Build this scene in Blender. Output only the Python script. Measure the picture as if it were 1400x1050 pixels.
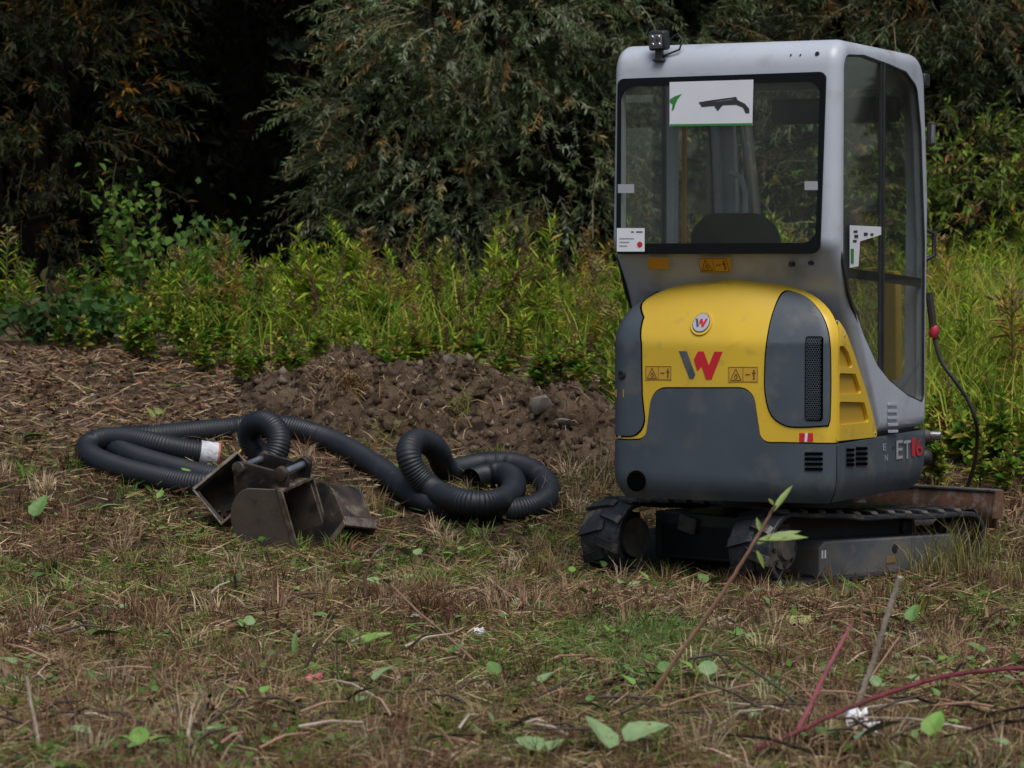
import bpy, bmesh, math, random
import numpy as np
from mathutils import Vector, Matrix

for _o in list(bpy.data.objects):
    bpy.data.objects.remove(_o)
rng = np.random.default_rng(11)
random.seed(11)
sc = bpy.context.scene
COL = sc.collection
R = math.radians
PI = math.pi

# ------------------------------------------------------------------ camera
FOC = 4200.0                     # focal length in pixels of a 1400 px wide picture
PITCH = math.atan(155 / FOC)
CAMZ = 1.36
cd = bpy.data.cameras.new('camera')
cam = bpy.data.objects.new('camera', cd)
COL.objects.link(cam)
cam.location = (0, 0, CAMZ)
cam.rotation_euler = (PI / 2 - PITCH, 0, 0)
cd.sensor_width = 36
cd.lens = FOC / 1400 * 36
cd.clip_start = 0.1
cd.clip_end = 2000
cd.dof.use_dof = True
cd.dof.focus_distance = 13.2
cd.dof.aperture_fstop = 5.6
sc.camera = cam

# ------------------------------------------------------------------ sky and sun (overcast)
SUN = Vector((0.14, -0.44, 0.86)).normalized()
w = bpy.data.worlds.new('World')
sc.world = w
w.use_nodes = True
nt = w.node_tree
nt.nodes.clear()
sky = nt.nodes.new('ShaderNodeTexSky')
sky.sky_type = 'NISHITA'
sky.sun_disc = False
sky.sun_elevation = math.asin(SUN.z)
sky.sun_rotation = math.atan2(SUN.x, SUN.y) % (2 * PI)
sky.air_density = 1.0
sky.dust_density = 3.0
hs = nt.nodes.new('ShaderNodeHueSaturation')
hs.inputs['Saturation'].default_value = 0.95
bg = nt.nodes.new('ShaderNodeBackground')
bg.inputs[1].default_value = 0.05
wo = nt.nodes.new('ShaderNodeOutputWorld')
nt.links.new(sky.outputs[0], hs.inputs['Color'])
nt.links.new(hs.outputs[0], bg.inputs[0])
nt.links.new(bg.outputs[0], wo.inputs[0])
ld = bpy.data.lights.new('sun', 'SUN')
ld.energy = 1.5
ld.angle = R(40)
ld.color = (1.0, 0.985, 0.965)
lo = bpy.data.objects.new('sun', ld)
COL.objects.link(lo)
lo.location = (-5, -5, 15)
lo.rotation_euler = SUN.to_track_quat('Z', 'Y').to_euler()

sc.view_settings.view_transform = 'Standard'
sc.view_settings.look = 'None'
sc.view_settings.gamma = 1
sc.view_settings.use_curve_mapping = False
sc.view_settings.exposure = 0.80
sc.cycles.max_bounces = 6
sc.cycles.diffuse_bounces = 2
sc.cycles.glossy_bounces = 2
sc.cycles.transparent_max_bounces = 12
sc.cycles.transmission_bounces = 3
sc.cycles.caustics_reflective = False
sc.cycles.caustics_refractive = False

# ------------------------------------------------------------------ small tools
_cp, _sp = math.cos(PITCH), math.sin(PITCH)

def ray(px, py):
    x = (px - 700) / FOC
    y = (525 - py) / FOC
    return Vector((x, _cp + y * _sp, -_sp + y * _cp))

def at(px, py, Y):
    d = ray(px, py)
    return Vector((0, 0, CAMZ)) + d * (Y / d.y)

def proj(P):
    q = Vector(P) - Vector((0, 0, CAMZ))
    zf = q.y * _cp - q.z * _sp
    yu = q.y * _sp + q.z * _cp
    return 700 + FOC * q.x / zf, 525 - FOC * yu / zf

def _h2(ix, iy, seed):
    n = (ix * 374761393 + iy * 668265263 + seed * 1442695041) & 0xFFFFFFFF
    n = ((n ^ (n >> 13)) * 1274126177) & 0xFFFFFFFF
    return ((n ^ (n >> 16)) & 0xFFFF) / 65535.0

def vnoise(x, y, scale, seed=0, octaves=3):
    """value noise, about -1..1, arrays or scalars"""
    x = np.asarray(x, float) * scale
    y = np.asarray(y, float) * scale
    out = 0.0
    amp, tot = 1.0, 0.0
    for o in range(octaves):
        ix, iy = np.floor(x).astype(np.int64), np.floor(y).astype(np.int64)
        fx, fy = x - ix, y - iy
        fx, fy = fx * fx * (3 - 2 * fx), fy * fy * (3 - 2 * fy)
        a, b = _h2(ix, iy, seed + o), _h2(ix + 1, iy, seed + o)
        c, d = _h2(ix, iy + 1, seed + o), _h2(ix + 1, iy + 1, seed + o)
        out = out + amp * ((a * (1 - fx) + b * fx) * (1 - fy) + (c * (1 - fx) + d * fx) * fy)
        tot += amp
        amp *= 0.5
        x, y = x * 2.03 + 11.3, y * 2.03 + 5.7
    return out / tot * 2 - 1

def softplus(t, k):
    return k * np.logaddexp(0, t / k)

def hbase(x, y):
    """terrain height: level ground, then a bank that rises behind the machine"""
    y = np.asarray(y, float)
    return 0.21 * softplus(y - 14.55, 0.3) - 0.17 * softplus(y - 18.9, 0.3) - 0.03 * softplus(y - 40, 4)

def hter(x, y):
    x = np.asarray(x, float)
    y = np.asarray(y, float)
    return (hbase(x, y) - 0.03 * np.exp(-(((x - 1.26) / 1.3) ** 2 + ((y - 13.6) / 1.3) ** 2) ** 2) + 0.018 * vnoise(x, y, 0.9, 3, 2) + 0.010 * vnoise(x, y, 4.0, 5, 2)
            + 0.006 * vnoise(x, y, 14.0, 8, 2))

def hits(px, py, lift=0.0, f=None):
    """point of the ground (plus lift) seen at a picture position"""
    f = f or hter
    d = ray(px, py)
    lo_, hi_ = 3.0, 60.0
    prev = 3.0
    Y = 3.0
    while Y < 60:
        p = Vector((0, 0, CAMZ)) + d * (Y / d.y)
        if p.z <= float(f(p.x, p.y)) + lift:
            break
        prev = Y
        Y += 0.1
    a, b = prev, Y
    for _ in range(18):
        m = (a + b) / 2
        p = Vector((0, 0, CAMZ)) + d * (m / d.y)
        if p.z <= float(f(p.x, p.y)) + lift:
            b = m
        else:
            a = m
    return Vector((0, 0, CAMZ)) + d * (b / d.y)

# ------------------------------------------------------------------ materials
MATS = {}

def material(name, col, rough=0.6, metal=0.0, spec=0.5, col2=None, nscale=8.0, ndetail=5.0, lohi=(0.35, 0.7),
             bump=0.0, bscale=40.0, bdist=0.01, col3=None, n3scale=30.0, lohi3=(0.55, 0.65), coat=0.0, rough2=None):
    m = bpy.data.materials.new(name)
    m.use_nodes = True
    n, l = m.node_tree.nodes, m.node_tree.links
    p = n['Principled BSDF']
    p.inputs['Base Color'].default_value = (*col, 1)
    p.inputs['Roughness'].default_value = rough
    p.inputs['Metallic'].default_value = metal
    p.inputs['Specular IOR Level'].default_value = spec
    p.inputs['Coat Weight'].default_value = coat
    tc = n.new('ShaderNodeTexCoord')

    def noise(scale, detail, a, b):
        t = n.new('ShaderNodeTexNoise')
        t.inputs['Scale'].default_value = scale
        t.inputs['Detail'].default_value = detail
        l.new(tc.outputs['Object'], t.inputs['Vector'])
        r = n.new('ShaderNodeMapRange')
        r.inputs['From Min'].default_value = a
        r.inputs['From Max'].default_value = b
        l.new(t.outputs['Fac'], r.inputs['Value'])
        return r.outputs['Result']

    last = None
    if col2:
        mx = n.new('ShaderNodeMix')
        mx.data_type = 'RGBA'
        mx.inputs['A'].default_value = (*col, 1)
        mx.inputs['B'].default_value = (*col2, 1)
        f = noise(nscale, ndetail, *lohi)
        l.new(f, mx.inputs['Factor'])
        last = mx.outputs['Result']
        if rough2 is not None:
            rr = n.new('ShaderNodeMix')
            rr.inputs['A'].default_value = rough
            rr.inputs['B'].default_value = rough2
            l.new(f, rr.inputs['Factor'])
            l.new(rr.outputs['Result'], p.inputs['Roughness'])
    if col3:
        mx = n.new('ShaderNodeMix')
        mx.data_type = 'RGBA'
        if last:
            l.new(last, mx.inputs['A'])
        else:
            mx.inputs['A'].default_value = (*col, 1)
        mx.inputs['B'].default_value = (*col3, 1)
        l.new(noise(n3scale, 6.0, *lohi3), mx.inputs['Factor'])
        last = mx.outputs['Result']
    if last:
        l.new(last, p.inputs['Base Color'])
    if bump:
        t = n.new('ShaderNodeTexNoise')
        t.inputs['Scale'].default_value = bscale
        t.inputs['Detail'].default_value = 6
        l.new(tc.outputs['Object'], t.inputs['Vector'])
        b = n.new('ShaderNodeBump')
        b.inputs['Strength'].default_value = bump
        b.inputs['Distance'].default_value = bdist
        l.new(t.outputs['Fac'], b.inputs['Height'])
        l.new(b.outputs['Normal'], p.inputs['Normal'])
    MATS[name] = m
    return m

def leaf_material(name, transl=0.25, rough=0.55, spec=0.3):
    m = bpy.data.materials.new(name)
    m.use_nodes = True
    n, l = m.node_tree.nodes, m.node_tree.links
    p = n['Principled BSDF']
    p.inputs['Roughness'].default_value = rough
    p.inputs['Specular IOR Level'].default_value = spec
    a = n.new('ShaderNodeAttribute')
    a.attribute_name = 'Col'
    l.new(a.outputs['Color'], p.inputs['Base Color'])
    if transl:
        t = n.new('ShaderNodeBsdfTranslucent')
        l.new(a.outputs['Color'], t.inputs['Color'])
        mx = n.new('ShaderNodeMixShader')
        mx.inputs[0].default_value = transl
        l.new(p.outputs[0], mx.inputs[1])
        l.new(t.outputs[0], mx.inputs[2])
        l.new(mx.outputs[0], n['Material Output'].inputs['Surface'])
    MATS[name] = m
    return m

def glass_material(name, tint, refl=1.0, haze=0.06):
    """pane: clear straight-through glass with a fresnel reflection and a film of dust"""
    m = bpy.data.materials.new(name)
    m.use_nodes = True
    n, l = m.node_tree.nodes, m.node_tree.links
    n.remove(n['Principled BSDF'])
    tr = n.new('ShaderNodeBsdfTransparent')
    tr.inputs[0].default_value = (*tint, 1)
    gl = n.new('ShaderNodeBsdfGlossy')
    gl.inputs['Roughness'].default_value = 0.03
    fr = n.new('ShaderNodeFresnel')
    fr.inputs[0].default_value = 1.5
    ml = n.new('ShaderNodeMath')
    ml.operation = 'MULTIPLY'
    ml.inputs[1].default_value = refl
    l.new(fr.outputs[0], ml.inputs[0])
    m1 = n.new('ShaderNodeMixShader')
    l.new(ml.outputs[0], m1.inputs[0])
    l.new(tr.outputs[0], m1.inputs[1])
    l.new(gl.outputs[0], m1.inputs[2])
    df = n.new('ShaderNodeBsdfDiffuse')
    df.inputs[0].default_value = (0.32, 0.33, 0.28, 1)
    tc = n.new('ShaderNodeTexCoord')
    ns = n.new('ShaderNodeTexNoise')
    ns.inputs['Scale'].default_value = 3.5
    ns.inputs['Detail'].default_value = 6
    l.new(tc.outputs['Object'], ns.inputs['Vector'])
    mr = n.new('ShaderNodeMapRange')
    mr.inputs['From Min'].default_value = 0.3
    mr.inputs['From Max'].default_value = 0.75
    mr.inputs['To Min'].default_value = haze * 0.4
    mr.inputs['To Max'].default_value = haze * 1.9
    l.new(ns.outputs['Fac'], mr.inputs['Value'])
    m2 = n.new('ShaderNodeMixShader')
    l.new(mr.outputs['Result'], m2.inputs[0])
    l.new(m1.outputs[0], m2.inputs[1])
    l.new(df.outputs[0], m2.inputs[2])
    l.new(m2.outputs[0], n['Material Output'].inputs['Surface'])
    MATS[name] = m
    return m

YELLOW = material('yellow_paint', (0.74, 0.49, 0.035), 0.42, col2=(0.66, 0.43, 0.04), nscale=3, coat=0.15,
                  col3=(0.42, 0.29, 0.07), n3scale=11, lohi3=(0.60, 0.82))
SLATE = material('slate_grey_paint', (0.055, 0.072, 0.090), 0.48, col2=(0.072, 0.090, 0.108), nscale=4,
                 col3=(0.15, 0.145, 0.13), n3scale=7, lohi3=(0.54, 0.84), rough2=0.6)
CABGREY = material('light_grey_paint', (0.48, 0.515, 0.575), 0.36, col2=(0.43, 0.46, 0.51), nscale=3, coat=0.1,
                   col3=(0.30, 0.285, 0.25), n3scale=7, lohi3=(0.56, 0.85))
BLACK = material('black_plastic', (0.014, 0.015, 0.017), 0.5, col2=(0.028, 0.028, 0.028), nscale=12)
BLACKGLOSS = material('black_glass_border', (0.004, 0.004, 0.005), 0.25, spec=0.25)
RUBBER = material('track_rubber', (0.020, 0.022, 0.026), 0.5, col2=(0.036, 0.036, 0.038), nscale=14, lohi=(0.4, 0.7),
                  col3=(0.11, 0.09, 0.07), n3scale=13, lohi3=(0.56, 0.72), bump=0.5, bscale=60)
DARKSTEEL = material('dark_steel', (0.035, 0.034, 0.034), 0.55, metal=0.3, col2=(0.06, 0.05, 0.04), nscale=10,
                     col3=(0.15, 0.11, 0.075), n3scale=20, lohi3=(0.58, 0.7), bump=0.2, bscale=50)
BUCKETSTEEL = material('worn_bucket_steel', (0.024, 0.023, 0.024), 0.45, metal=0.3, col2=(0.07, 0.05, 0.036), nscale=7, lohi=(0.42, 0.62),
                       col3=(0.20, 0.165, 0.13), n3scale=11, lohi3=(0.57, 0.72), bump=0.25, bscale=45, rough2=0.75)
PLATESTEEL = material('muddy_side_plate', (0.135, 0.105, 0.08), 0.6, metal=0.15, col2=(0.095, 0.078, 0.065), nscale=6,
                      col3=(0.05, 0.035, 0.028), n3scale=9, lohi3=(0.56, 0.66), bump=0.15, bscale=40)
RUST = material('rusty_steel', (0.16, 0.075, 0.04), 0.8, col2=(0.07, 0.045, 0.035), nscale=9, col3=(0.19, 0.16, 0.14), n3scale=14, bump=0.3)
WORNSTEEL = material('worn_blade_steel', (0.13, 0.125, 0.12), 0.5, metal=0.5, col2=(0.20, 0.19, 0.18), nscale=6, col3=(0.12, 0.07, 0.045), n3scale=9)
CHROME = material('bright_pin_steel', (0.55, 0.56, 0.58), 0.3, metal=0.9, col2=(0.3, 0.29, 0.28), nscale=14)
MUDGREY = material('muddy_grey', (0.13, 0.115, 0.095), 0.85, col2=(0.07, 0.062, 0.055), nscale=18, bump=0.5)
WHITE = material('white_print', (0.72, 0.73, 0.74), 0.5)
PAPER = material('white_paper', (0.74, 0.75, 0.79), 0.6, col2=(0.68, 0.70, 0.74), nscale=7)
RED = material('red_print', (0.58, 0.02, 0.03), 0.45)
ORANGE = material('warning_label_yellow', (0.66, 0.32, 0.02), 0.5)
INK = material('label_ink', (0.13, 0.07, 0.015), 0.5)
HOODLABEL = material('hood_label', (0.62, 0.36, 0.04), 0.5)
GREENPRINT = material('green_print', (0.04, 0.22, 0.05), 0.5)
GREYPRINT = material('grey_print', (0.35, 0.36, 0.38), 0.5)
DARKPRINT = material('dark_print', (0.035, 0.033, 0.035), 0.5)
LOUVRE = material('louvre_yellow', (0.50, 0.30, 0.025), 0.5)
GRILLE = material('grille_black', (0.012, 0.013, 0.014), 0.45)
HOSE = material('blue_black_pipe', (0.008, 0.011, 0.016), 0.45, col2=(0.011, 0.015, 0.021), nscale=5, col3=(0.045, 0.042, 0.038), n3scale=9, lohi3=(0.60, 0.85), rough2=0.6)
TAPE = material('white_tape', (0.62, 0.64, 0.68), 0.5, bump=0.6, bscale=30, bdist=0.02, col2=(0.42, 0.43, 0.46), nscale=22)
ORANGERED = material('orange_ring', (0.50, 0.13, 0.07), 0.6)
WORNEDGE = material('worn_bright_edge', (0.22, 0.185, 0.15), 0.45, metal=0.4, col2=(0.12, 0.085, 0.06), nscale=25, lohi=(0.4, 0.6))
GLASS = glass_material('cab_glass', (0.94, 0.96, 0.94), 0.40, 0.028)
LENS = material('lamp_lens', (0.25, 0.26, 0.28), 0.15, col2=(0.1, 0.1, 0.11), nscale=60)
MUDSLATE = material('muddy_slate_paint', (0.075, 0.085, 0.095), 0.6, col2=(0.13, 0.125, 0.115), nscale=6, lohi=(0.42, 0.62), col3=(0.15, 0.12, 0.09), n3scale=15, lohi3=(0.55, 0.7))
SEATBLACK = material('seat_vinyl', (0.006, 0.006, 0.007), 0.75, spec=0.2)
SLOT = material('slot_black', (0.003, 0.003, 0.003), 1.0, spec=0.0)
SOIL = material('heap_soil', (0.062, 0.041, 0.026), 0.95, spec=0.06, col2=(0.120, 0.086, 0.058), nscale=5, lohi=(0.38, 0.66),
                col3=(0.026, 0.018, 0.013), n3scale=13, lohi3=(0.5, 0.62), bump=0.9, bscale=45, bdist=0.02)
STONE = material('dirty_stone', (0.20, 0.175, 0.145), 0.9, spec=0.2, col2=(0.12, 0.10, 0.08), nscale=14, bump=0.5, bscale=50)
CLOD = material('earth_clod', (0.110, 0.078, 0.052), 0.95, spec=0.05, col2=(0.05, 0.034, 0.022), nscale=12, bump=0.8, bscale=50)
BARK = material('bark', (0.026, 0.021, 0.017), 0.95, spec=0.1, col2=(0.014, 0.012, 0.010), nscale=12, bump=0.7, bscale=30)
LEAF = leaf_material('leaf', 0.28, 0.6, 0.12)
GRASS = leaf_material('grass_blade', 0.2, 0.8, 0.06)
STRAWM = leaf_material('litter', 0.0, 0.9, 0.06)

# ------------------------------------------------------------------ mesh builders
def finish(me, smooth=True, angle=40):
    if smooth:
        me.shade_smooth()
        me.set_sharp_from_angle(angle=R(angle))

def link(name, me, mat=None, parent=None):
    o = bpy.data.objects.new(name, me)
    COL.objects.link(o)
    if mat is not None and me is not None and len(me.materials) == 0:
        me.materials.append(mat)
    if parent is not None:
        o.parent = parent
    return o

def empty(name, loc, label, cat, group=None, rz=0.0):
    o = bpy.data.objects.new(name, None)
    COL.objects.link(o)
    o.location = loc
    o.rotation_euler = (0, 0, rz)
    o.empty_display_size = 0.1
    return tag(o, label, cat, group)

def tag(o, label=None, cat=None, group=None, kind=None):
    if label:
        o['label'] = label
    if cat:
        o['category'] = cat
    if group:
        o['group'] = group
    if kind:
        o['kind'] = kind
    return o

class MB:
    def __init__(self):
        self.V, self.F = [], []

    def add(self, vs, fs):
        k = len(self.V)
        self.V += [Vector(v) for v in vs]
        self.F += [tuple(i + k for i in f) for f in fs]
        return self

    def box(self, c, s, rot=None):
        c = Vector(c)
        vs = []
        for dx in (-.5, .5):
            for dy in (-.5, .5):
                for dz in (-.5, .5):
                    v = Vector((dx * s[0], dy * s[1], dz * s[2]))
                    vs.append(c + (rot @ v if rot is not None else v))
        return self.add(vs, [(0, 1, 3, 2), (4, 6, 7, 5), (0, 4, 5, 1), (2, 3, 7, 6), (0, 2, 6, 4), (1, 5, 7, 3)])

    def prism(self, poly, f, t0, t1):
        n = len(poly)
        vs = [f(a, b, t0) for a, b in poly] + [f(a, b, t1) for a, b in poly]
        fs = [tuple(range(n)), tuple(range(2 * n - 1, n - 1, -1))]
        fs += [(i, i + n, (i + 1) % n + n, (i + 1) % n) for i in range(n)]
        return self.add(vs, fs)

    def tube(self, path, r, seg=10, cap=True, flat=1.0):
        path = [Vector(p) for p in path]
        n = len(path)
        rs = r if hasattr(r, '__len__') else [r] * n
        T = []
        for i in range(n):
            t = path[min(i + 1, n - 1)] - path[max(i - 1, 0)]
            T.append(t.normalized() if t.length > 1e-9 else Vector((0, 0, 1)))
        up = Vector((0, 0, 1)) if abs(T[0].z) < 0.9 else Vector((1, 0, 0))
        N = (up - T[0] * up.dot(T[0])).normalized()
        vs = []
        for i in range(n):
            N = (N - T[i] * N.dot(T[i])).normalized()
            B = T[i].cross(N)
            for k in range(seg):
                a = 2 * PI * k / seg
                vs.append(path[i] + (N * math.cos(a) * flat + B * math.sin(a)) * rs[i])
        fs = [(i * seg + k, i * seg + (k + 1) % seg, (i + 1) * seg + (k + 1) % seg, (i + 1) * seg + k)
              for i in range(n - 1) for k in range(seg)]
        if cap:
            fs.append(tuple(range(seg - 1, -1, -1)))
            fs.append(tuple((n - 1) * seg + k for k in range(seg)))
        return self.add(vs, fs)

    def lathe(self, prof, c, axis, seg=24):
        c, ax = Vector(c), Vector(axis).normalized()
        u = ax.orthogonal().normalized()
        v = ax.cross(u)
        vs, fs = [], []
        for r, h in prof:
            for k in range(seg):
                a = 2 * PI * k / seg
                vs.append(c + ax * h + (u * math.cos(a) + v * math.sin(a)) * r)
        for i in range(len(prof) - 1):
            for k in range(seg):
                fs.append((i * seg + k, i * seg + (k + 1) % seg, (i + 1) * seg + (k + 1) % seg, (i + 1) * seg + k))
        fs.append(tuple(range(seg - 1, -1, -1)))
        fs.append(tuple((len(prof) - 1) * seg + k for k in range(seg)))
        return self.add(vs, fs)

    def mesh(self, name, M=None, smooth=True, angle=40):
        me = bpy.data.meshes.new(name)
        V = [M @ v for v in self.V] if M is not None else self.V
        me.from_pydata([tuple(v) for v in V], [], self.F)
        bm = bmesh.new()
        bm.from_mesh(me)
        bmesh.ops.recalc_face_normals(bm, faces=bm.faces)
        bm.to_mesh(me)
        bm.free()
        finish(me, smooth, angle)
        return me

    def build(self, name, mat, parent=None, M=None, smooth=True, angle=40, bevel=0.0, seg=2):
        o = link(name, self.mesh(name, M, smooth, angle), mat, parent)
        if bevel:
            b = o.modifiers.new('bevel', 'BEVEL')
            b.width = bevel
            b.segments = seg
            b.limit_method = 'ANGLE'
            b.angle_limit = R(45)
        return o

def rpoly(pts, rad, seg=6):
    """polygon with rounded corners; rad a number or one per corner"""
    n = len(pts)
    rr = rad if hasattr(rad, '__len__') else [rad] * n
    out = []
    for i in range(n):
        p, a, b = Vector(pts[i]), Vector(pts[i - 1]), Vector(pts[(i + 1) % n])
        r = rr[i]
        if r <= 0:
            out.append(tuple(p))
            continue
        da, db = (a - p), (b - p)
        la, lb = da.length, db.length
        da.normalize()
        db.normalize()
        ang = math.acos(max(-1, min(1, da.dot(db))))
        if ang > PI - 0.02:
            out.append(tuple(p))
            continue
        d = min(r / math.tan(ang / 2), la * 0.49, lb * 0.49)
        r = d * math.tan(ang / 2)
        c = p + (da + db).normalized() * (r / math.sin(ang / 2))
        s, e = p + da * d - c, p + db * d - c
        a0, a1 = math.atan2(s.y, s.x), math.atan2(e.y, e.x)
        dl = (a1 - a0 + PI) % (2 * PI) - PI
        for k in range(seg + 1):
            t = a0 + dl * k / seg
            out.append((c.x + r * math.cos(t), c.y + r * math.sin(t)))
    return out

def offset_poly(pts, d):
    """inset a counter-clockwise or clockwise polygon by d (positive = inwards)"""
    n = len(pts)
    area = sum(pts[i][0] * pts[(i + 1) % n][1] - pts[(i + 1) % n][0] * pts[i][1] for i in range(n))
    sg = 1 if area > 0 else -1
    out = []
    for i in range(n):
        p, a, b = Vector(pts[i]), Vector(pts[i - 1]), Vector(pts[(i + 1) % n])
        e1, e2 = (p - a), (b - p)
        e1 = e1.normalized() if e1.length > 1e-9 else e2.normalized()
        e2 = e2.normalized() if e2.length > 1e-9 else e1
        n1, n2 = Vector((-e1.y, e1.x)), Vector((-e2.y, e2.x))
        m = (n1 + n2)
        m = m.normalized() if m.length > 1e-6 else n1
        c = max(0.4, m.dot(n1))
        out.append(tuple(p + m * (sg * d / c)))
    return out

def panel(name, poly, fmap, mat, parent, M, th=0.012, off=0.0, holes=(), step=0.035, bevel=0.0, grid=True, seg=2):
    """a sheet with the given outline (surface coordinates), wrapped on fmap(a, b) and given thickness"""
    bm = bmesh.new()
    edges = []
    for loop in (poly, *holes):
        vs = [bm.verts.new((a, b, 0)) for a, b in loop]
        edges += [bm.edges.new((vs[i], vs[(i + 1) % len(vs)])) for i in range(len(vs))]
    bmesh.ops.triangle_fill(bm, use_beauty=True, use_dissolve=False, edges=edges, normal=(0, 0, 1))
    if grid:
        a0, a1 = min(p[0] for p in poly), max(p[0] for p in poly)
        b0, b1 = min(p[1] for p in poly), max(p[1] for p in poly)
        for ax, lo_, hi_ in ((0, a0, a1), (1, b0, b1)):
            k = int((hi_ - lo_) / step)
            for i in range(1, k + 1):
                c = lo_ + (hi_ - lo_) * i / (k + 1)
                co = (c, 0, 0) if ax == 0 else (0, c, 0)
                no = (1, 0, 0) if ax == 0 else (0, 1, 0)
                bmesh.ops.bisect_plane(bm, geom=bm.verts[:] + bm.edges[:] + bm.faces[:], dist=1e-5, plane_co=co, plane_no=no)
    bm.normal_update()
    e = 1e-3
    def nrm(a, b):
        p = Vector(fmap(a, b))
        da = Vector(fmap(a + e, b)) - Vector(fmap(a - e, b))
        db = Vector(fmap(a, b + e)) - Vector(fmap(a, b - e))
        return da.cross(db).normalized()
    outer, inner = [], []
    bm.verts.index_update()
    for v in bm.verts:
        a, b = v.co.x, v.co.y
        p, q = Vector(fmap(a, b)), nrm(a, b)
        outer.append(p + q * off)
        inner.append(p + q * (off - th))
    n = len(outer)
    faces = []
    for f in bm.faces:
        ids = [v.index for v in f.verts]
        if f.normal.z < 0:
            ids.reverse()
        faces.append(tuple(ids))
        faces.append(tuple(i + n for i in reversed(ids)))
    for ed in bm.edges:
        if len(ed.link_faces) == 1:
            i, j = ed.verts[0].index, ed.verts[1].index
            faces.append((i, j, j + n, i + n))
    bm.free()
    mb = MB()
    mb.add(outer + inner, faces)
    return mb.build(name, mat, parent, M, True, 50, bevel, seg)

def invert(fmap, M, px, py, g, base):
    """surface coordinates that appear at a picture position of the photograph (measuring tool)"""
    a, b = g
    for _ in range(30):
        def P(a, b):
            return proj(M @ Vector(fmap(a, b)) + base)
        x, y = P(a, b)
        e = 1e-4
        x1, y1 = P(a + e, b)
        x2, y2 = P(a, b + e)
        J = np.array([[(x1 - x) / e, (x2 - x) / e], [(y1 - y) / e, (y2 - y) / e]])
        try:
            d = np.linalg.solve(J, np.array([px - x, py - y]))
        except np.linalg.LinAlgError:
            break
        d = np.clip(d, -0.2, 0.2)
        a, b = a + float(d[0]), b + float(d[1])
        if abs(d).max() < 1e-6:
            break
    return a, b

def text_polys(txt, size=1.0, shear=0.0):
    cu = bpy.data.curves.new('txt', 'FONT')
    cu.body = txt
    cu.size = size
    cu.shear = shear
    cu.offset = 0.012 * size
    ob = bpy.data.objects.new('txt', cu)
    COL.objects.link(ob)
    dg = bpy.context.evaluated_depsgraph_get()
    me = bpy.data.meshes.new_from_object(ob.evaluated_get(dg))
    V = [(v.co.x, v.co.y) for v in me.vertices]
    F = [tuple(p.vertices) for p in me.polygons]
    bpy.data.objects.remove(ob)
    bpy.data.meshes.remove(me)
    bpy.data.curves.remove(cu)
    return V, F

def lettering(name, txt, fmap, corner, width, height, mat, parent, M, off=0.003, shear=0.0, flip=False):
    V, F = text_polys(txt, 1.0, shear)
    x0, x1 = min(v[0] for v in V), max(v[0] for v in V)
    y0, y1 = min(v[1] for v in V), max(v[1] for v in V)
    e = 1e-3
    vs = []
    for x, y in V:
        a = corner[0] + (x - x0) / (x1 - x0) * width
        b = corner[1] + (y - y0) / (y1 - y0) * height
        p = Vector(fmap(a, b))
        q = (Vector(fmap(a + e, b)) - Vector(fmap(a - e, b))).cross(Vector(fmap(a, b + e)) - Vector(fmap(a, b - e))).normalized()
        vs.append(p + q * off)
    mb = MB()
    mb.add(vs, F)
    return mb.build(name, mat, parent, M, False)

# ------------------------------------------------------------------ ground
def axis_lines(a, b, step, far0, far1, g=1.35):
    core = list(np.arange(a, b + 1e-6, step))
    lo_, hi_ = [], []
    d, x = step * 2, a
    while x > far0:
        x -= d
        d *= g
        lo_.append(max(x, far0))
    d, x = step * 2, b
    while x < far1:
        x += d
        d *= g
        hi_.append(min(x, far1))
    return np.array(lo_[::-1] + core + hi_)

def grid_mesh(name, X, Y, Z):
    ny, nx = X.shape
    me = bpy.data.meshes.new(name)
    co = np.stack([X, Y, Z], -1).reshape(-1, 3)
    i = np.arange(ny - 1)[:, None] * nx + np.arange(nx - 1)[None, :]
    q = np.stack([i, i + 1, i + nx + 1, i + nx], -1).reshape(-1, 4)
    raw_mesh(me, co, q)
    me.shade_smooth()
    return me

def raw_mesh(me, co, faces, col=None):
    co = np.asarray(co, np.float32)
    faces = np.asarray(faces, np.int32)
    nf, k = faces.shape
    me.vertices.add(len(co))
    me.vertices.foreach_set('co', co.ravel())
    me.loops.add(nf * k)
    me.loops.foreach_set('vertex_index', faces.ravel())
    me.polygons.add(nf)
    me.polygons.foreach_set('loop_start', np.arange(0, nf * k, k, dtype=np.int32))
    me.update(calc_edges=True)
    if col is not None:
        a = me.attributes.new('Col', 'FLOAT_COLOR', 'POINT')
        c = np.ones((len(co), 4), np.float32)
        c[:, :3] = col
        a.data.foreach_set('color', c.ravel())
    return me

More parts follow.
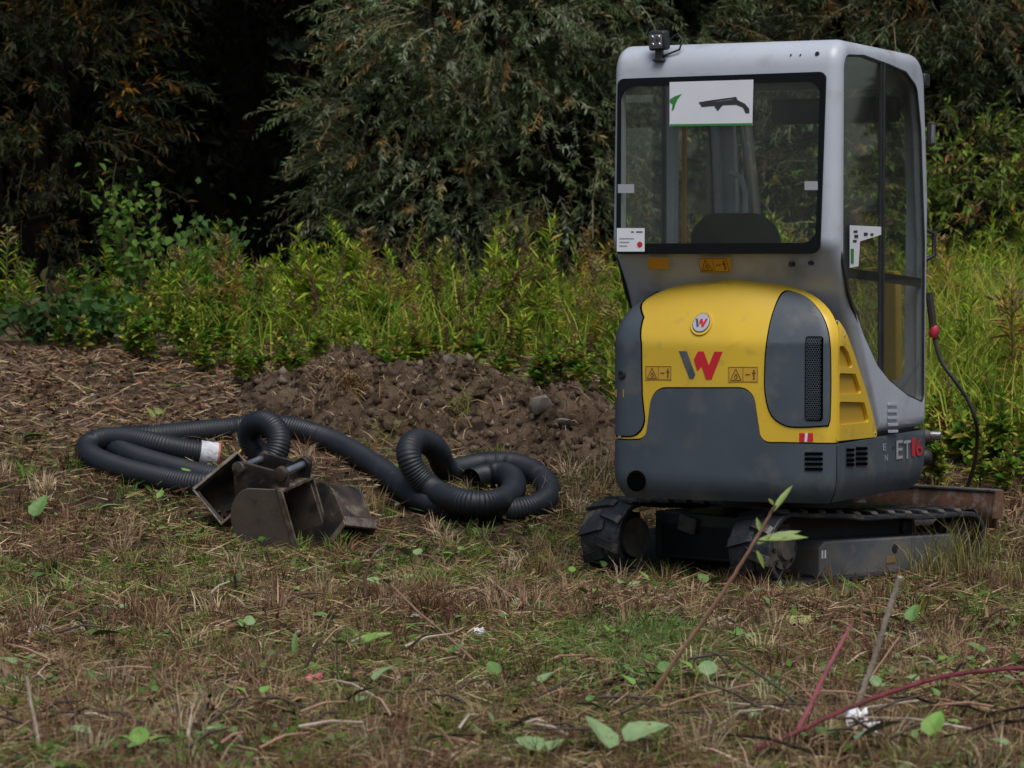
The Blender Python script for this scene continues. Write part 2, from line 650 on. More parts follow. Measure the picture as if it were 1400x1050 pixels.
def ground_material():
    m = bpy.data.materials.new('ground_soil')
    m.use_nodes = True
    n, l = m.node_tree.nodes, m.node_tree.links
    p = n['Principled BSDF']
    p.inputs['Roughness'].default_value = 0.95
    p.inputs['Specular IOR Level'].default_value = 0.1
    at_ = n.new('ShaderNodeAttribute')
    at_.attribute_name = 'Col'
    tc = n.new('ShaderNodeTexCoord')
    def ns(scale, det):
        t = n.new('ShaderNodeTexNoise')
        t.inputs['Scale'].default_value = scale
        t.inputs['Detail'].default_value = det
        l.new(tc.outputs['Object'], t.inputs['Vector'])
        return t.outputs['Fac']
    mx = n.new('ShaderNodeMix')
    mx.data_type = 'RGBA'
    mx.blend_type = 'MULTIPLY'
    mx.inputs['Factor'].default_value = 1
    rp = n.new('ShaderNodeValToRGB')
    rp.color_ramp.elements[0].position = 0.3
    rp.color_ramp.elements[0].color = (0.35, 0.33, 0.32, 1)
    rp.color_ramp.elements[1].position = 0.7
    rp.color_ramp.elements[1].color = (1.5, 1.45, 1.4, 1)
    l.new(ns(22, 8), rp.inputs['Fac'])
    l.new(at_.outputs['Color'], mx.inputs['A'])
    l.new(rp.outputs['Color'], mx.inputs['B'])
    l.new(mx.outputs['Result'], p.inputs['Base Color'])
    b = n.new('ShaderNodeBump')
    b.inputs['Strength'].default_value = 0.9
    b.inputs['Distance'].default_value = 0.02
    l.new(ns(55, 8), b.inputs['Height'])
    l.new(b.outputs['Normal'], p.inputs['Normal'])
    return m

def dirt_mask(x, y):
    """bare trodden earth: the strip along the foot of the weeds at the left, and round the heap"""
    x, y = np.asarray(x, float), np.asarray(y, float)
    n = vnoise(x, y, 1.3, 21, 3)
    a = 1 / (1 + np.exp(-(y - 16.55 - 0.35 * n + 0.10 * (x + 3.0)) / 0.10))
    b = 1 / (1 + np.exp((x - (-0.9) - 0.4 * n) / 0.12))
    c = np.exp(-(((x + 0.35) / 1.35) ** 2 + ((y - 17.2) / 1.1) ** 2) ** 2)
    return np.clip(np.maximum(a * b, c), 0, 1)

gx = axis_lines(-4.6, 4.6, 0.05, -300, 300)
gy = axis_lines(7.2, 20.6, 0.05, -120, 420)
GX, GY = np.meshgrid(gx, gy)
GZ = hter(GX, GY)
gme = grid_mesh('ground', GX, GY, GZ)
dm = dirt_mask(GX, GY).ravel()[:, None]
pn = (vnoise(GX, GY, 0.8, 31, 3).ravel()[:, None] + 1) / 2
gcol = np.array([0.060, 0.044, 0.030]) * (0.7 + 0.6 * pn)
dcol = np.array([0.130, 0.093, 0.066]) * (0.45 + 1.0 * pn)
gc = np.ones((len(gcol), 4), np.float32)
gc[:, :3] = gcol * (1 - dm) + dcol * dm
_a = gme.attributes.new('Col', 'FLOAT_COLOR', 'POINT')
_a.data.foreach_set('color', gc.ravel())
ground = tag(link('ground', gme, ground_material()), 'rough ground of dead mown grass and bare earth', kind='structure')

# ------------------------------------------------------------------ mini excavator
UA = R(25)                       # heading of the upper body
TA = R(44)                       # heading of the tracks
fwd = Vector((math.sin(UA), math.cos(UA), 0))
rgt = Vector((math.cos(UA), -math.sin(UA), 0))
fwt = Vector((math.sin(TA), math.cos(TA), 0))
rgt_t = Vector((math.cos(TA), -math.sin(TA), 0))
B_ = 0.51
R0 = Vector((1.362, 13.0, 0)) - rgt * B_
EC = Vector((1.262, 14.04, 0.0))
MU = Matrix(((rgt.x, fwd.x, 0, R0.x - EC.x), (rgt.y, fwd.y, 0, R0.y - EC.y), (0, 0, 1, 0), (0, 0, 0, 1)))
MT = Matrix(((rgt_t.x, fwt.x, 0, 0), (rgt_t.y, fwt.y, 0, 0), (0, 0, 1, 0), (0, 0, 0, 1)))
EX = empty('mini_excavator', EC, 'yellow and grey mini excavator on rubber tracks seen from behind', 'excavator')

RC = 0.075

def S(s, z):
    sg = 1 if s >= 0 else -1
    a = abs(s)
    s1, arc = B_ - RC, RC * PI / 2
    if a <= s1:
        u, v = a, -0.035 + 0.035 * (a / s1) ** 2
    elif a <= s1 + arc:
        t = (a - s1) / RC
        u, v = s1 + RC * math.sin(t), RC - RC * math.cos(t)
    else:
        u, v = B_, RC + (a - s1 - arc)
    if z > 1.05:
        t = min((z - 1.05) / 0.275, 0.995)
        k = (1 - t ** 2.2) ** (1 / 2.2)
        u *= k
        v += (0.085 * t + 0.085 * (1 - math.sqrt(1 - t * t))) * max(0, min(1, 1 - v / 0.5))
    if z < 0.47:
        k = (0.47 - z) / 0.1
        tk = 0.045 * k * k
        u -= tk * (u / B_) ** 6
        v += tk * max(0, min(1, 1 - v / 0.15))
    return (sg * u, v, z)

S_CORNER = B_ - RC + RC * PI / 2          # s where the side begins (v = RC)

def rear(px, py, g=None):
    g = g or ((px - 988) / 304 * 0.9, min(1.2, 1.36 - (py - 370) / 323))
    return invert(S, MU, px, py, g, EC)

def side(px, py):
    return invert(S, MU, px, py, (S_CORNER + 0.3, min(1.2, 1.36 - (py - 370) / 320)), EC)

def CR(u, z):                              # rear plane of the cab
    return (u, 0.03 * (z - 1.47) / 0.875, z)

def CS(v, z):                              # right side plane of the cab
    return (0.517, v, z)

def cabr(px, py):
    return invert(CR, MU, px, py, (0, 1.8), EC)

def cabs(px, py):
    return invert(CS, MU, px, py, (0.6, 1.5), EC)

SL = -(S_CORNER + 0.80)                   # how far the body wraps along the left side

# black core added behind the panels, standing in for shade in their gaps
mb = MB()
core = [(-0.43, 0.03), (0.43, 0.03), (0.47, 0.09), (0.47, 1.25), (-0.47, 1.25), (-0.47, 0.09)]
mb.prism(core, lambda a, b, t: (a, b, t), 0.385, 0.66)
mb.prism([(-0.40, 0.05), (0.40, 0.05), (0.46, 0.12), (0.46, 0.5), (-0.46, 0.5), (-0.46, 0.12)], lambda a, b, t: (a, b, t), 0.66, 1.02)
mb.prism([(-0.30, 0.12), (0.30, 0.12), (0.36, 0.45), (-0.36, 0.45)], lambda a, b, t: (a, b, t), 1.02, 1.22)
mb.build('gap_shade_core', BLACK, EX, MU, False)
mb = MB()
mb.lathe([(0.30, 0.0), (0.30, 0.06), (0.27, 0.065), (0.27, 0.12)], (0, 0, 0.29), (0, 0, 1), 40)
mb.build('slew_ring', DARKSTEEL, EX)

# counterweight: the slate skirt with its raised centre
top = [(838, 600), (868, 602)]
hump = rpoly([rear(862, 602), rear(884, 601), rear(893, 531), rear(1030, 531), rear(1041, 606), rear(1066, 606)], [0, 0.06, 0.075, 0.075, 0.085, 0], 7)
zl = hump[0][1]
zr = rear(1110, 607)[1]
sR = S_CORNER - 0.035
cwp = [(SL, 0.375), (SL, zl)] + hump + [(sR, zr), (sR - 0.004, 0.375)]
cw = panel('counterweight', cwp, S, SLATE, EX, MU, 0.03, 0.010, step=0.03, bevel=0.007)
# underside lip
mb = MB()
lp = [S(s, 0.376) for s in np.linspace(SL, sR, 40)]
mb.add([Vector(p) for p in lp] + [Vector((p[0] * 0.8, max(p[1], 0.0) + 0.08, p[2] - 0.004)) for p in lp],
       [(i, i + 1, i + 41, i + 40) for i in range(39)])
mb.build('underside', SLATE, cw, MU)
# exhaust/tow recess low on the left
c0 = rear(873, 657)
mb = MB()
P0 = Vector(S(*c0))
mb.lathe([(0.040, 0.0), (0.046, 0.004), (0.046, 0.010), (0.036, 0.013), (0.036, 0.011)], P0 + Vector((0, -0.016, 0)), (-0.12, -1, 0), 20)
mb.build('tow_hole', SLOT, cw, MU)

def slots(parent, fn, x0, x1, ys, h, mat=SLOT, split=False):
    for y in ys:
        pts = rpoly([fn(x0, y - h / 2), fn(x1, y - h / 2), fn(x1, y + h / 2), fn(x0, y + h / 2)], 0.004, 3)
        panel('vent_slot', pts, S, mat, parent, MU, 0.004, 0.0145, grid=False)

slots(cw, rear, 1101, 1125, (620, 627, 634, 641), 4)

# side skirts
def skirt(sgn):
    sk = [(S_CORNER - 0.026, 0.375), (S_CORNER + 1.16, 0.365), (S_CORNER + 1.20, zr + 0.002), (S_CORNER - 0.026, zr)]
    sk = [(sgn * a, b) for a, b in sk]
    if sgn < 0:
        sk.reverse()
    return panel('side_skirt', rpoly(sk, [0.01, 0.04, 0.012, 0.01], 4), S, SLATE, EX, MU, 0.03, 0.008, step=0.06, bevel=0.006)
skr = skirt(1)
slots(skr, side, 1154, 1164, (615, 622, 629, 635), 4)
slots(skr, side, 1167, 1182, (613, 620, 627, 634), 4)
for ch_, xa, xb in (('E', 1222, 1231), ('T', 1232, 1242)):
    a0 = side(xa, 628)
    a1 = side(xb, 601)
    lettering('lettering', ch_, S, a0, a1[0] - a0[0], a1[1] - a0[1], GREYPRINT, skr, MU, 0.012)
for ch_, xa, xb in (('1', 1243, 1247.5), ('6', 1249, 1258)):
    a0 = side(xa, 624)
    a1 = side(xb, 598)
    lettering('lettering', ch_, S, a0, a1[0] - a0[0], a1[1] - a0[1], RED, skr, MU, 0.012)
a0 = side(1203.5, 616)
a1 = side(1208, 606)
lettering('lettering', 'E', S, a0, a1[0] - a0[0], a1[1] - a0[1], GREYPRINT, skr, MU, 0.012)
a0 = side(1206, 631)
a1 = side(1210.5, 621)
lettering('lettering', 'N', S, a0, a1[0] - a0[0], a1[1] - a0[1], GREYPRINT, skr, MU, 0.012)
a0 = side(1218.5, 612)
panel('bolt_hole', [(a0[0] + 0.008 * math.cos(t), a0[1] + 0.008 * math.sin(t)) for t in np.linspace(0, 2 * PI, 11)[:-1]], S, BLACK, skr, MU, 0.002, 0.011, grid=False)

# engine hood, rear
ZT = 1.05 + 0.275 * 0.985
hood = panel('engine_hood', [(SL, zl + 0.006)] + [(a, b + 0.006) for a, b in hump] + [(S_CORNER - 0.02, zr + 0.006), (S_CORNER - 0.02, ZT), (SL, ZT)],
             S, YELLOW, EX, MU, 0.02, 0.004, step=0.022, bevel=0.004)
# grey inserts
def spl(pts, n=5):
    q = [Vector((x, y, 0)) for x, y in pts]
    out = []
    m = len(q)
    for i in range(m - 1):
        p0, p1, p2, p3 = q[max(i - 1, 0)], q[i], q[i + 1], q[min(i + 2, m - 1)]
        for k in range(n):
            t = k / n
            v = 0.5 * ((2 * p1) + (p2 - p0) * t + (2 * p0 - 5 * p1 + 4 * p2 - p3) * t * t + (3 * p1 - p0 - 3 * p2 + p3) * t ** 3)
            out.append((v.x, v.y))
    out.append(tuple(q[-1].xy))
    return [rear(*p) for p in out]
ins = spl([(1131, 581), (1100, 583), (1075, 581), (1056, 567), (1048, 540), (1047, 510), (1049, 475), (1055, 440), (1064, 414), (1073, 402), (1085, 401), (1103, 409), (1119, 426), (1129, 447), (1133, 470), (1134, 500), (1134, 540), (1133, 574), (1131, 581)][:-1])
panel('insert_seam', offset_poly(ins, -0.006), S, SLOT, hood, MU, 0.004, 0.0062, step=0.022)
iR = panel('grey_insert', ins, S, SLATE, hood, MU, 0.012, 0.010, step=0.022, bevel=0.005)
insL = rpoly([(SL + 0.25, rear(850, 598)[1]), rear(884, 596), rear(878, 540), rear(877, 470), rear(880, 435), rear(890, 400), (-0.50, 1.262), (SL + 0.25, 1.262)],
             [0.02, 0.075, 0, 0, 0, 0.03, 0, 0.02], 6)
panel('insert_seam', offset_poly(insL, -0.006), S, SLOT, hood, MU, 0.004, 0.0062, step=0.022)
iL = panel('grey_insert', insL, S, SLATE, hood, MU, 0.012, 0.010, step=0.022, bevel=0.005)
# lock and handle slot on the left insert
kp = rear(851, 512)
mb = MB()
mb.lathe([(0.021, 0), (0.021, 0.006), (0.014, 0.010), (0.014, 0.006)], Vector(S(*kp)) + Vector((0.004, -0.009, 0)), (-0.35, -1, 0), 16)
mb.build('lock', BLACK, iL, MU)
hs0 = rear(839.5, 510)
panel('handle_slot', rpoly([(hs0[0] - 0.010, hs0[1] - 0.045), (hs0[0] + 0.010, hs0[1] - 0.045), (hs0[0] + 0.010, hs0[1] + 0.045), (hs0[0] - 0.010, hs0[1] + 0.045)], 0.009, 4),
      S, SLOT, iL, MU, 0.002, 0.0125, step=0.02)
# perforated grille
g0, g1 = rear(1101, 575), rear(1126, 461)
gp = rpoly([(g0[0], g0[1]), (g1[0], g0[1]), (g1[0], g1[1]), (g0[0], g1[1])], 0.012, 4)
gr = panel('grille', gp, S, SLOT, iR, MU, 0.003, 0.0125, step=0.03)
mb = MB()
dx = 0.0105
row = 0
z = g0[1] + 0.010
while z < g1[1] - 0.006:
    x = g0[0] + 0.008 + (dx / 2 if row % 2 else 0)
    while x < g1[0] - 0.005:
        ring = []
        for k in range(6):
            for rr in (0.0058, 0.0043):
                a = PI / 6 + k * PI / 3
                p = Vector(S(x + rr * math.cos(a), z + rr * math.sin(a)))
                ring.append(p + Vector((0, -0.0142, 0)))
        mb.add(ring, [(2 * k, 2 * k + 1, (2 * k + 3) % 12, (2 * k + 2) % 12) for k in range(6)])
        x += dx
    z += dx * 0.87
    row += 1
tag(mb.build('mesh', SLATE, gr, MU, False), kind='stuff')

# round badge and the big emblem
def disc(name, c, r, mat, parent, off, th=0.003, n=28):
    return panel(name, [(c[0] + r * math.cos(t), c[1] + r * math.sin(t)) for t in np.linspace(0, 2 * PI, n + 1)[:-1]], S, mat, parent, MU, th, off, grid=False, bevel=0.001)
bc = rear(960, 442.5)
disc('badge_ring', bc, 0.052, YELLOW, hood, 0.0105, 0.008)
disc('badge_rim', bc, 0.041, SLATE, hood, 0.0125, 0.006)
bd = disc('badge', bc, 0.038, material('badge_silver', (0.55, 0.57, 0.62), 0.3, metal=0.3), hood, 0.0145, 0.006)
def emb(pts, ox, oy, k):
    return [(ox + x * k, oy - y * k) for x, y in pts]
E1 = [(418, 438), (470, 438), (528, 580), (515, 605), (489, 605)]
E2 = [(545, 438), (582, 438), (616, 522), (652, 438), (705, 438), (634, 608), (598, 608), (569, 530), (540, 557), (517, 488)]
def emblem(cx, cy, k, parent, off):
    """k: metres per drawing unit, centred on (cx, cy)"""
    for nm, pts, m_ in (('emblem_stroke', E1, SLATE), ('emblem_stroke', E2, RED)):
        q = [(cx + (x - 561) * k, cy - (y - 523) * k) for x, y in pts]
        panel(nm, q, S, m_, parent, MU, 0.001, off, grid=False)
ec = rear(830 + 561 / 4.375, 380 + 523 / 4.375)
emblem(ec[0], ec[1], 1 / 4.375 / 322, hood, 0.0055)
emblem(bc[0], bc[1] - 0.002, 1 / 4.375 / 322 * 0.30, bd, 0.0155)

def warn(parent, fn, fmap, x0, y0, x1, y1, off, mat=ORANGE, ink=True, skew=0):
    q = [fn(x0, y1), fn(x1, y1 + skew), fn(x1, y0 + skew), fn(x0, y0)]
    lab = panel('warning_label', q, fmap, mat, parent, MU, 0.001, off, grid=False)
    if not ink:
        return lab
    def L(a, b):                           # 0..1 inside the label
        xa = q[0][0] + (q[1][0] - q[0][0]) * a
        return (xa, q[0][1] + (q[3][1] - q[0][1]) * b + (q[1][1] - q[0][1]) * a)
    def stroke(pts, wd):
        for i in range(len(pts) - 1):
            a, b = Vector(L(*pts[i])), Vector(L(*pts[i + 1]))
            d = (b - a)
            if d.length < 1e-6:
                continue
            nn = Vector((-d.y, d.x)).normalized() * wd
            poly = [tuple(a - nn), tuple(b - nn), tuple(b + nn), tuple(a + nn)]
            strokes.append(poly)
    strokes = []
    stroke([(0.03, 0.05), (0.97, 0.05), (0.97, 0.95), (0.03, 0.95), (0.03, 0.05)], 0.0011)
    stroke([(0.5, 0.05), (0.5, 0.95)], 0.0009)
    stroke([(0.08, 0.15), (0.26, 0.85), (0.44, 0.15), (0.08, 0.15)], 0.0016)
    stroke([(0.20, 0.28), (0.27, 0.55), (0.32, 0.30), (0.24, 0.22)], 0.0018)
    stroke([(0.58, 0.5), (0.74, 0.5)], 0.0020)
    stroke([(0.86, 0.18), (0.86, 0.80)], 0.0034)
    stroke([(0.80, 0.58), (0.92, 0.58)], 0.0026)
    mb = MB()
    e = 1e-3
    for poly in strokes:
        vs = []
        for a, b in poly:
            p = Vector(fmap(a, b))
            nq = (Vector(fmap(a + e, b)) - Vector(fmap(a - e, b))).cross(Vector(fmap(a, b + e)) - Vector(fmap(a, b - e))).normalized()
            vs.append(p + nq * (off + 0.0008))
        mb.add(vs, [(0, 1, 2, 3)])
    mb.build('pictogram', INK, lab, MU, False)
    return lab
warn(hood, rear, S, 883, 500, 919, 520, 0.0055, HOODLABEL)
warn(hood, rear, S, 996, 501, 1037, 523, 0.0055, HOODLABEL)
warn(iL, lambda x, y: rear(x, y), S, 845, 532, 855, 543, 0.0120, ORANGE, False)
# red and white reflectors
for xa, xb, ya, yb in ((1093, 1112, 592, 604), (845, 853, 588, 598)):
    panel('reflector', [rear(xa, yb), rear(xb, yb), rear(xb, ya), rear(xa, ya)], S, RED, hood, MU, 0.001, 0.0055, grid=False)
    xm = (xa + xb) / 2
    panel('reflector_mark', [rear(xm - 2.2, yb), rear(xm + 1.2, yb), rear(xm + 2.4, ya), rear(xm - 1.4, ya)], S, WHITE, hood, MU, 0.001, 0.0068, grid=False)

# hood side panel with three recessed louvres
vo = [side(1141.5, 603), side(1199, 597), side(1183, 535), side(1165, 480), side(1150, 446), side(1142, 436)]
lou = [[side(1146, 503), side(1165, 503), side(1158, 481), side(1152, 473), side(1146, 473)],
       [side(1146, 539), side(1177, 538), side(1168, 511), side(1146, 510)],
       [side(1146, 581), side(1187, 577), side(1180, 550), side(1146, 549)]]
hsd = panel('hood_side_panel', rpoly(vo, [0.01, 0.015, 0, 0, 0, 0.01], 4), S, YELLOW, EX, MU, 0.02, 0.006, step=0.03, bevel=0.004,
            holes=[rpoly(q, 0.012, 3) for q in lou])
for q in lou:
    panel('louvre', offset_poly(q, -0.006), S, LOUVRE, hsd, MU, 0.004, -0.010, step=0.05)
hl = [(-a, b) for a, b in vo][::-1]
panel('hood_side_panel', rpoly(hl, 0.01, 3), S, YELLOW, EX, MU, 0.02, 0.006, step=0.04, bevel=0.004)
for px, py in ((1143, 440), (1195, 592), (1153, 459)):
    a = side(px, py)
    disc('bolt', a, 0.006, CHROME, hsd, 0.009, 0.004, 8)

# ---- cab shell
PROF = rpoly([(0.0, 1.47), (0.13, 1.30), (0.57, 0.640), (1.29, 0.640), (1.315, 1.7), (1.235, 2.345), (0.03, 2.345)],
             [0.10, 0.30, 0.0, 0.0, 0.6, 0.15, 0.12], 7)
def solid(prof, hw, bev, seg):
    bm = bmesh.new()
    vs = [bm.verts.new((-hw, a, b)) for a, b in prof]
    f = bm.faces.new(vs)
    r_ = bmesh.ops.extrude_face_region(bm, geom=[f])
    nv = [g for g in r_['geom'] if isinstance(g, bmesh.types.BMVert)]
    bmesh.ops.translate(bm, verts=nv, vec=(2 * hw, 0, 0))
    bmesh.ops.recalc_face_normals(bm, faces=bm.faces)
    if bev:
        es = [e for e in bm.edges if abs(e.verts[0].co.x - e.verts[1].co.x) < 1e-6]
        bmesh.ops.bevel(bm, geom=es, offset=bev, segments=seg, profile=0.5, affect='EDGES', clamp_overlap=False)
        bmesh.ops.recalc_face_normals(bm, faces=bm.faces)
    me = bpy.data.meshes.new('tmp')
    bm.to_mesh(me)
    bm.free()
    o = bpy.data.objects.new('tmp', me)
    COL.objects.link(o)
    return o
def cutter(poly, f, t0, t1):
    mb = MB()
    mb.prism(poly, f, t0, t1)
    me = mb.mesh('tmp', None, False)
    o = bpy.data.objects.new('tmp', me)
    COL.objects.link(o)
    return o
shell = solid(PROF, 0.522, 0.055, 6)
inner = solid(offset_poly(PROF, 0.04), 0.48, 0.0, 1)
rw = [cabr(843, 347.5), cabr(1119, 347), cabr(1130, 340), cabr(1130.5, 98), cabr(845, 108)]
rw = [cabr(843, 347.5), cabr(1122, 347), cabr(1130.5, 98), cabr(845, 108)]
rw_o = rpoly(rw, [0.02, 0.04, 0.03, 0.03], 5)
rw_i = rpoly([cabr(849.5, 333), cabr(1116, 332), cabr(1122, 111), cabr(850, 119)], [0.06, 0.06, 0.06, 0.06], 6)
sw = [cabs(1144, 250), cabs(1144.5, 120), cabs(1150, 70), cabs(1180, 71), cabs(1215, 84), cabs(1238, 94), cabs(1254, 116), cabs(1260, 180),
      cabs(1265, 330), cabs(1264, 556), cabs(1240, 545), cabs(1214, 524), cabs(1198, 504), cabs(1178, 460), cabs(1160, 405), cabs(1148, 350)]
sw = [(max(a, 0.07), b) for a, b in sw]
sw_o = rpoly(sw, [0, 0, 0.09, 0, 0, 0.04, 0.10, 0.3, 0, 0.05, 0.1, 0.05, 0.05, 0, 0.0, 0.1], 5)
cuts = [inner,
        cutter(offset_poly(rw_o, 0.018), lambda a, b, t: (a, t, b), -0.2, 0.12),
        cutter(offset_poly(sw_o, 0.012), lambda a, b, t: (t, a, b), -0.8, 0.8),
        cutter(rpoly([(-0.42, 0.85), (0.42, 0.85), (0.42, 2.2), (-0.42, 2.2)], 0.06, 4), lambda a, b, t: (a, t, b), 1.1, 1.6)]
for c in cuts:
    md = shell.modifiers.new('cut', 'BOOLEAN')
    md.operation = 'DIFFERENCE'
    md.object = c
    md.solver = 'EXACT'
dg = bpy.context.evaluated_depsgraph_get()
cme = bpy.data.meshes.new_from_object(shell.evaluated_get(dg))
for c in cuts + [shell]:
    bpy.data.objects.remove(c)
cme.transform(MU)
cme.materials.clear()
finish(cme, True, 32)
cme.name = 'cab'
cab = link('cab', cme, CABGREY, EX)
# rear window: pane with its black border
rwin = panel('rear_window', rw_o, CR, GLASS, cab, MU, 0.004, 0.004, grid=False)
panel('window_border', rw_o, CR, BLACKGLOSS, rwin, MU, 0.005, 0.0085, holes=[rw_i], grid=False, bevel=0.001)
# side windows
def in_poly_split(poly, a, keep_low):
    """clip polygon at coordinate a on the first axis"""
    out = []
    n = len(poly)
    for i in range(n):
        p, q = poly[i], poly[(i + 1) % n]
        ip, iq = (p[0] <= a) == keep_low, (q[0] <= a) == keep_low
        if ip:
            out.append(p)
        if ip != iq:
            t = (a - p[0]) / (q[0] - p[0])
            out.append((a, p[1] + (q[1] - p[1]) * t))
    return out
vd = cabs(1206, 300)[0]
def CSL(a, b):
    return (-0.517, -a, b)
for sgn, fm in ((1, CS), (-1, CSL)):
    T = (lambda pl: pl) if sgn > 0 else (lambda pl: [(-a, b) for a, b in pl])
    for a_, low, nm in ((vd - 0.012, True, 'quarter_window'), (vd + 0.012, False, 'door_window')):
        pl = in_poly_split(sw_o, a_, low)
        pane = panel(nm, T(pl), fm, GLASS, cab, MU, 0.004, -0.004, grid=False)
        ring = offset_poly(pl, 0.022 if low else 0.020)
        panel('window_seal', T(pl), fm, BLACK, pane, MU, 0.010, 0.003, holes=[T(ring)], grid=False, bevel=0.0015)
    panel('door_rail', T([(0.13, 1.335), (1.26, 1.285), (1.26, 1.325), (0.13, 1.375)]), fm, BLACK, cab, MU, 0.02, -0.016, grid=False)
fwin = panel('front_window', [(-0.43, 0.84), (0.43, 0.84), (0.43, 2.21), (-0.43, 2.21)][::-1], lambda a, b: (a, 1.30, b), GLASS, cab, MU, 0.004, 0.0, grid=False)
# rain-channel, side louvres on the cab, fasteners
for k in range(5):
    y0 = 551 + k * 9.2
    q = [cabs(1211, y0 + 4), cabs(1224, y0 + 3.4), cabs(1224, y0 - 0.4), cabs(1211, y0)]
    panel('cab_louvre', rpoly(q, 0.003, 2), CS, CABGREY, cab, MU, 0.004, 0.0145, grid=False, bevel=0.002)
for px, py, r_ in ((1076, 361, 0.011), (1102.5, 359.5, 0.009), (1112, 72.5, 0.010), (1076, 74, 0.004), (1089, 74, 0.004)):
    c = invert(lambda u, z: (u, -0.012, z), MU, px, py, (0.2, 1.5), EC)
    vv = 0.0
    if py > 300:
        zz = c[1]
        vv = (1.47 - zz) * 0.5
    else:
        zz = c[1]
        vv = 0.045
    mb = MB()
    mb.lathe([(r_, 0.03), (r_, -0.005), (r_ * 0.7, -0.009)], (c[0], vv - 0.004, zz), (0, 1, 0), 10)
    mb.build('plug', BLACK, cab, MU)
# warning labels under the rear window (on the sloping panel)
def CB(u, z):
    return (u, (1.455 - z) * 0.72 - 0.004, z)
def cabb(px, py):
    return invert(CB, MU, px, py, (0, 1.4), EC)
warn(cab, cabb, CB, 887, 350, 915, 365, 0.014, ORANGE, False)
warn(cab, cabb, CB, 959, 350, 1000, 370, 0.014, ORANGE, True)
# white instruction sticker and the two small retainers on the pane
st = panel('sticker', [cabr(844.5, 344), cabr(882.5, 344), cabr(882.5, 312), cabr(844.5, 312)], CR, PAPER, cab, MU, 0.001, 0.0105, grid=False)
q = cabr(876, 334.5)
panel('sticker_print', [(q[0] + 0.013 * math.cos(t), q[1] + 0.013 * math.sin(t)) for t in np.linspace(0, 2 * PI, 15)[:-1]], CR, RED, st, MU, 0.0005, 0.0116, grid=False)
for x0, x1, y in ((864, 868, 317), (871, 880, 317), (848, 868, 326), (848, 862, 331), (848, 859, 336)):
    panel('sticker_print', [cabr(x0, y + 1), cabr(x1, y + 1), cabr(x1, y - 0.6), cabr(x0, y - 0.6)], CR, INK if y < 320 else GREYPRINT, st, MU, 0.0005, 0.0116, grid=False)
for x0, x1, y0, y1 in ((846, 868, 252, 264), (1101, 1119, 248, 260)):
    panel('window_retainer', [cabr(x0, y1), cabr(x1, y1), cabr(x1, y0), cabr(x0, y0)], CR, GREYPRINT, cab, MU, 0.003, 0.0095, grid=False)

# ---- work lamp on the roof edge
lp0 = invert(lambda u, z: (u, 0.02, z), MU, 901, 57, (-0.3, 2.3), EC)
wl = MB()
rt = Matrix.Rotation(R(-12), 3, 'Z') @ Matrix.Rotation(R(8), 3, 'X')
C = Vector((lp0[0], 0.02, lp0[1] + 0.005))
wl.box(C, (0.088, 0.05, 0.085), rt)
lamp = wl.build('work_lamp', BLACK, EX, MU, bevel=0.012, seg=3)
MB().box(C + rt @ Vector((0, -0.0275, -0.002)), (0.066, 0.004, 0.06), rt).build('lens', LENS, lamp, MU, bevel=0.006)
for dx_ in (-0.017, 0.017):
    for dz_ in (-0.018, 0.014):
        MB().lathe([(0.012, 0), (0.009, 0.003)], C + rt @ Vector((dx_, -0.030, dz_)), rt @ Vector((0, -1, 0)), 12).build('bulb', CHROME, lamp, MU)
MB().box(C + Vector((0, 0.004, -0.062)), (0.03, 0.03, 0.045)).box(C + Vector((0, 0.01, -0.085)), (0.05, 0.05, 0.012)).build('bracket', DARKSTEEL, lamp, MU, bevel=0.003)
MB().tube([C + Vector(p) for p in ((0.03, 0.03, 0.0), (0.075, 0.03, 0.03), (0.098, 0.03, 0.0), (0.085, 0.025, -0.04), (0.045, 0.02, -0.055), (0.01, 0.015, -0.07))], 0.0045, 6).build('wire', BLACK, lamp, MU)

# ---- inside the cab
seat = MB()
sc_u = -0.12
bk = rpoly([(-0.20, 1.05), (0.20, 1.05), (0.20, 1.54), (0.12, 1.615), (-0.12, 1.615), (-0.20, 1.54)], [0.02, 0.02, 0.09, 0.09, 0.09, 0.09], 6)
seat.prism(bk, lambda a, b, t: (a + sc_u, 0.42 + t + (1.6 - b) * 0.16, b), 0.0, 0.10)
sb = seat.build('seat', SEATBLACK, EX, MU, bevel=0.03, seg=3)
MB().box((sc_u, 0.72, 1.06), (0.42, 0.42, 0.12)).build('cushion', SEATBLACK, sb, MU, bevel=0.03, seg=3)
for u_ in (-0.42, 0.24):
    cs = MB().box((u_, 0.72, 0.98), (0.13, 0.52, 0.42)).build('side_console', BLACK, EX, MU, bevel=0.03, seg=3)
    MB().tube([(u_, 0.92, 1.18), (u_, 0.95, 1.34), (u_ + 0.012, 0.955, 1.48)], [0.012, 0.014, 0.020], 10).build('joystick', BLACK, cs, MU)
    MB().lathe([(0.010, -0.10), (0.024, -0.05), (0.030, 0.01), (0.026, 0.05), (0.012, 0.062)], (u_ + 0.012, 0.955, 1.54), (0.06, 0.05, 1), 14).build('grip', BLACK, cs, MU)
MB().tube([(-0.34, 1.18, 1.2), (-0.34, 1.19, 1.72), (-0.36, 1.19, 1.80), (-0.42, 1.19, 1.82)], 0.014, 10).build('grab_handle', CABGREY, EX, MU)
MB().box((-0.478, 0.62, 1.66), (0.04, 0.06, 1.22)).build('door_pillar', CABGREY, EX, MU, bevel=0.008)
MB().box((-0.452, 0.70, 1.66), (0.016, 0.022, 0.95)).build('belt_strap', ORANGE, EX, MU)
MB().box((0.10, 1.20, 2.10), (0.62, 0.06, 0.12)).build('sun_blind', BLACK, EX, MU, bevel=0.02)
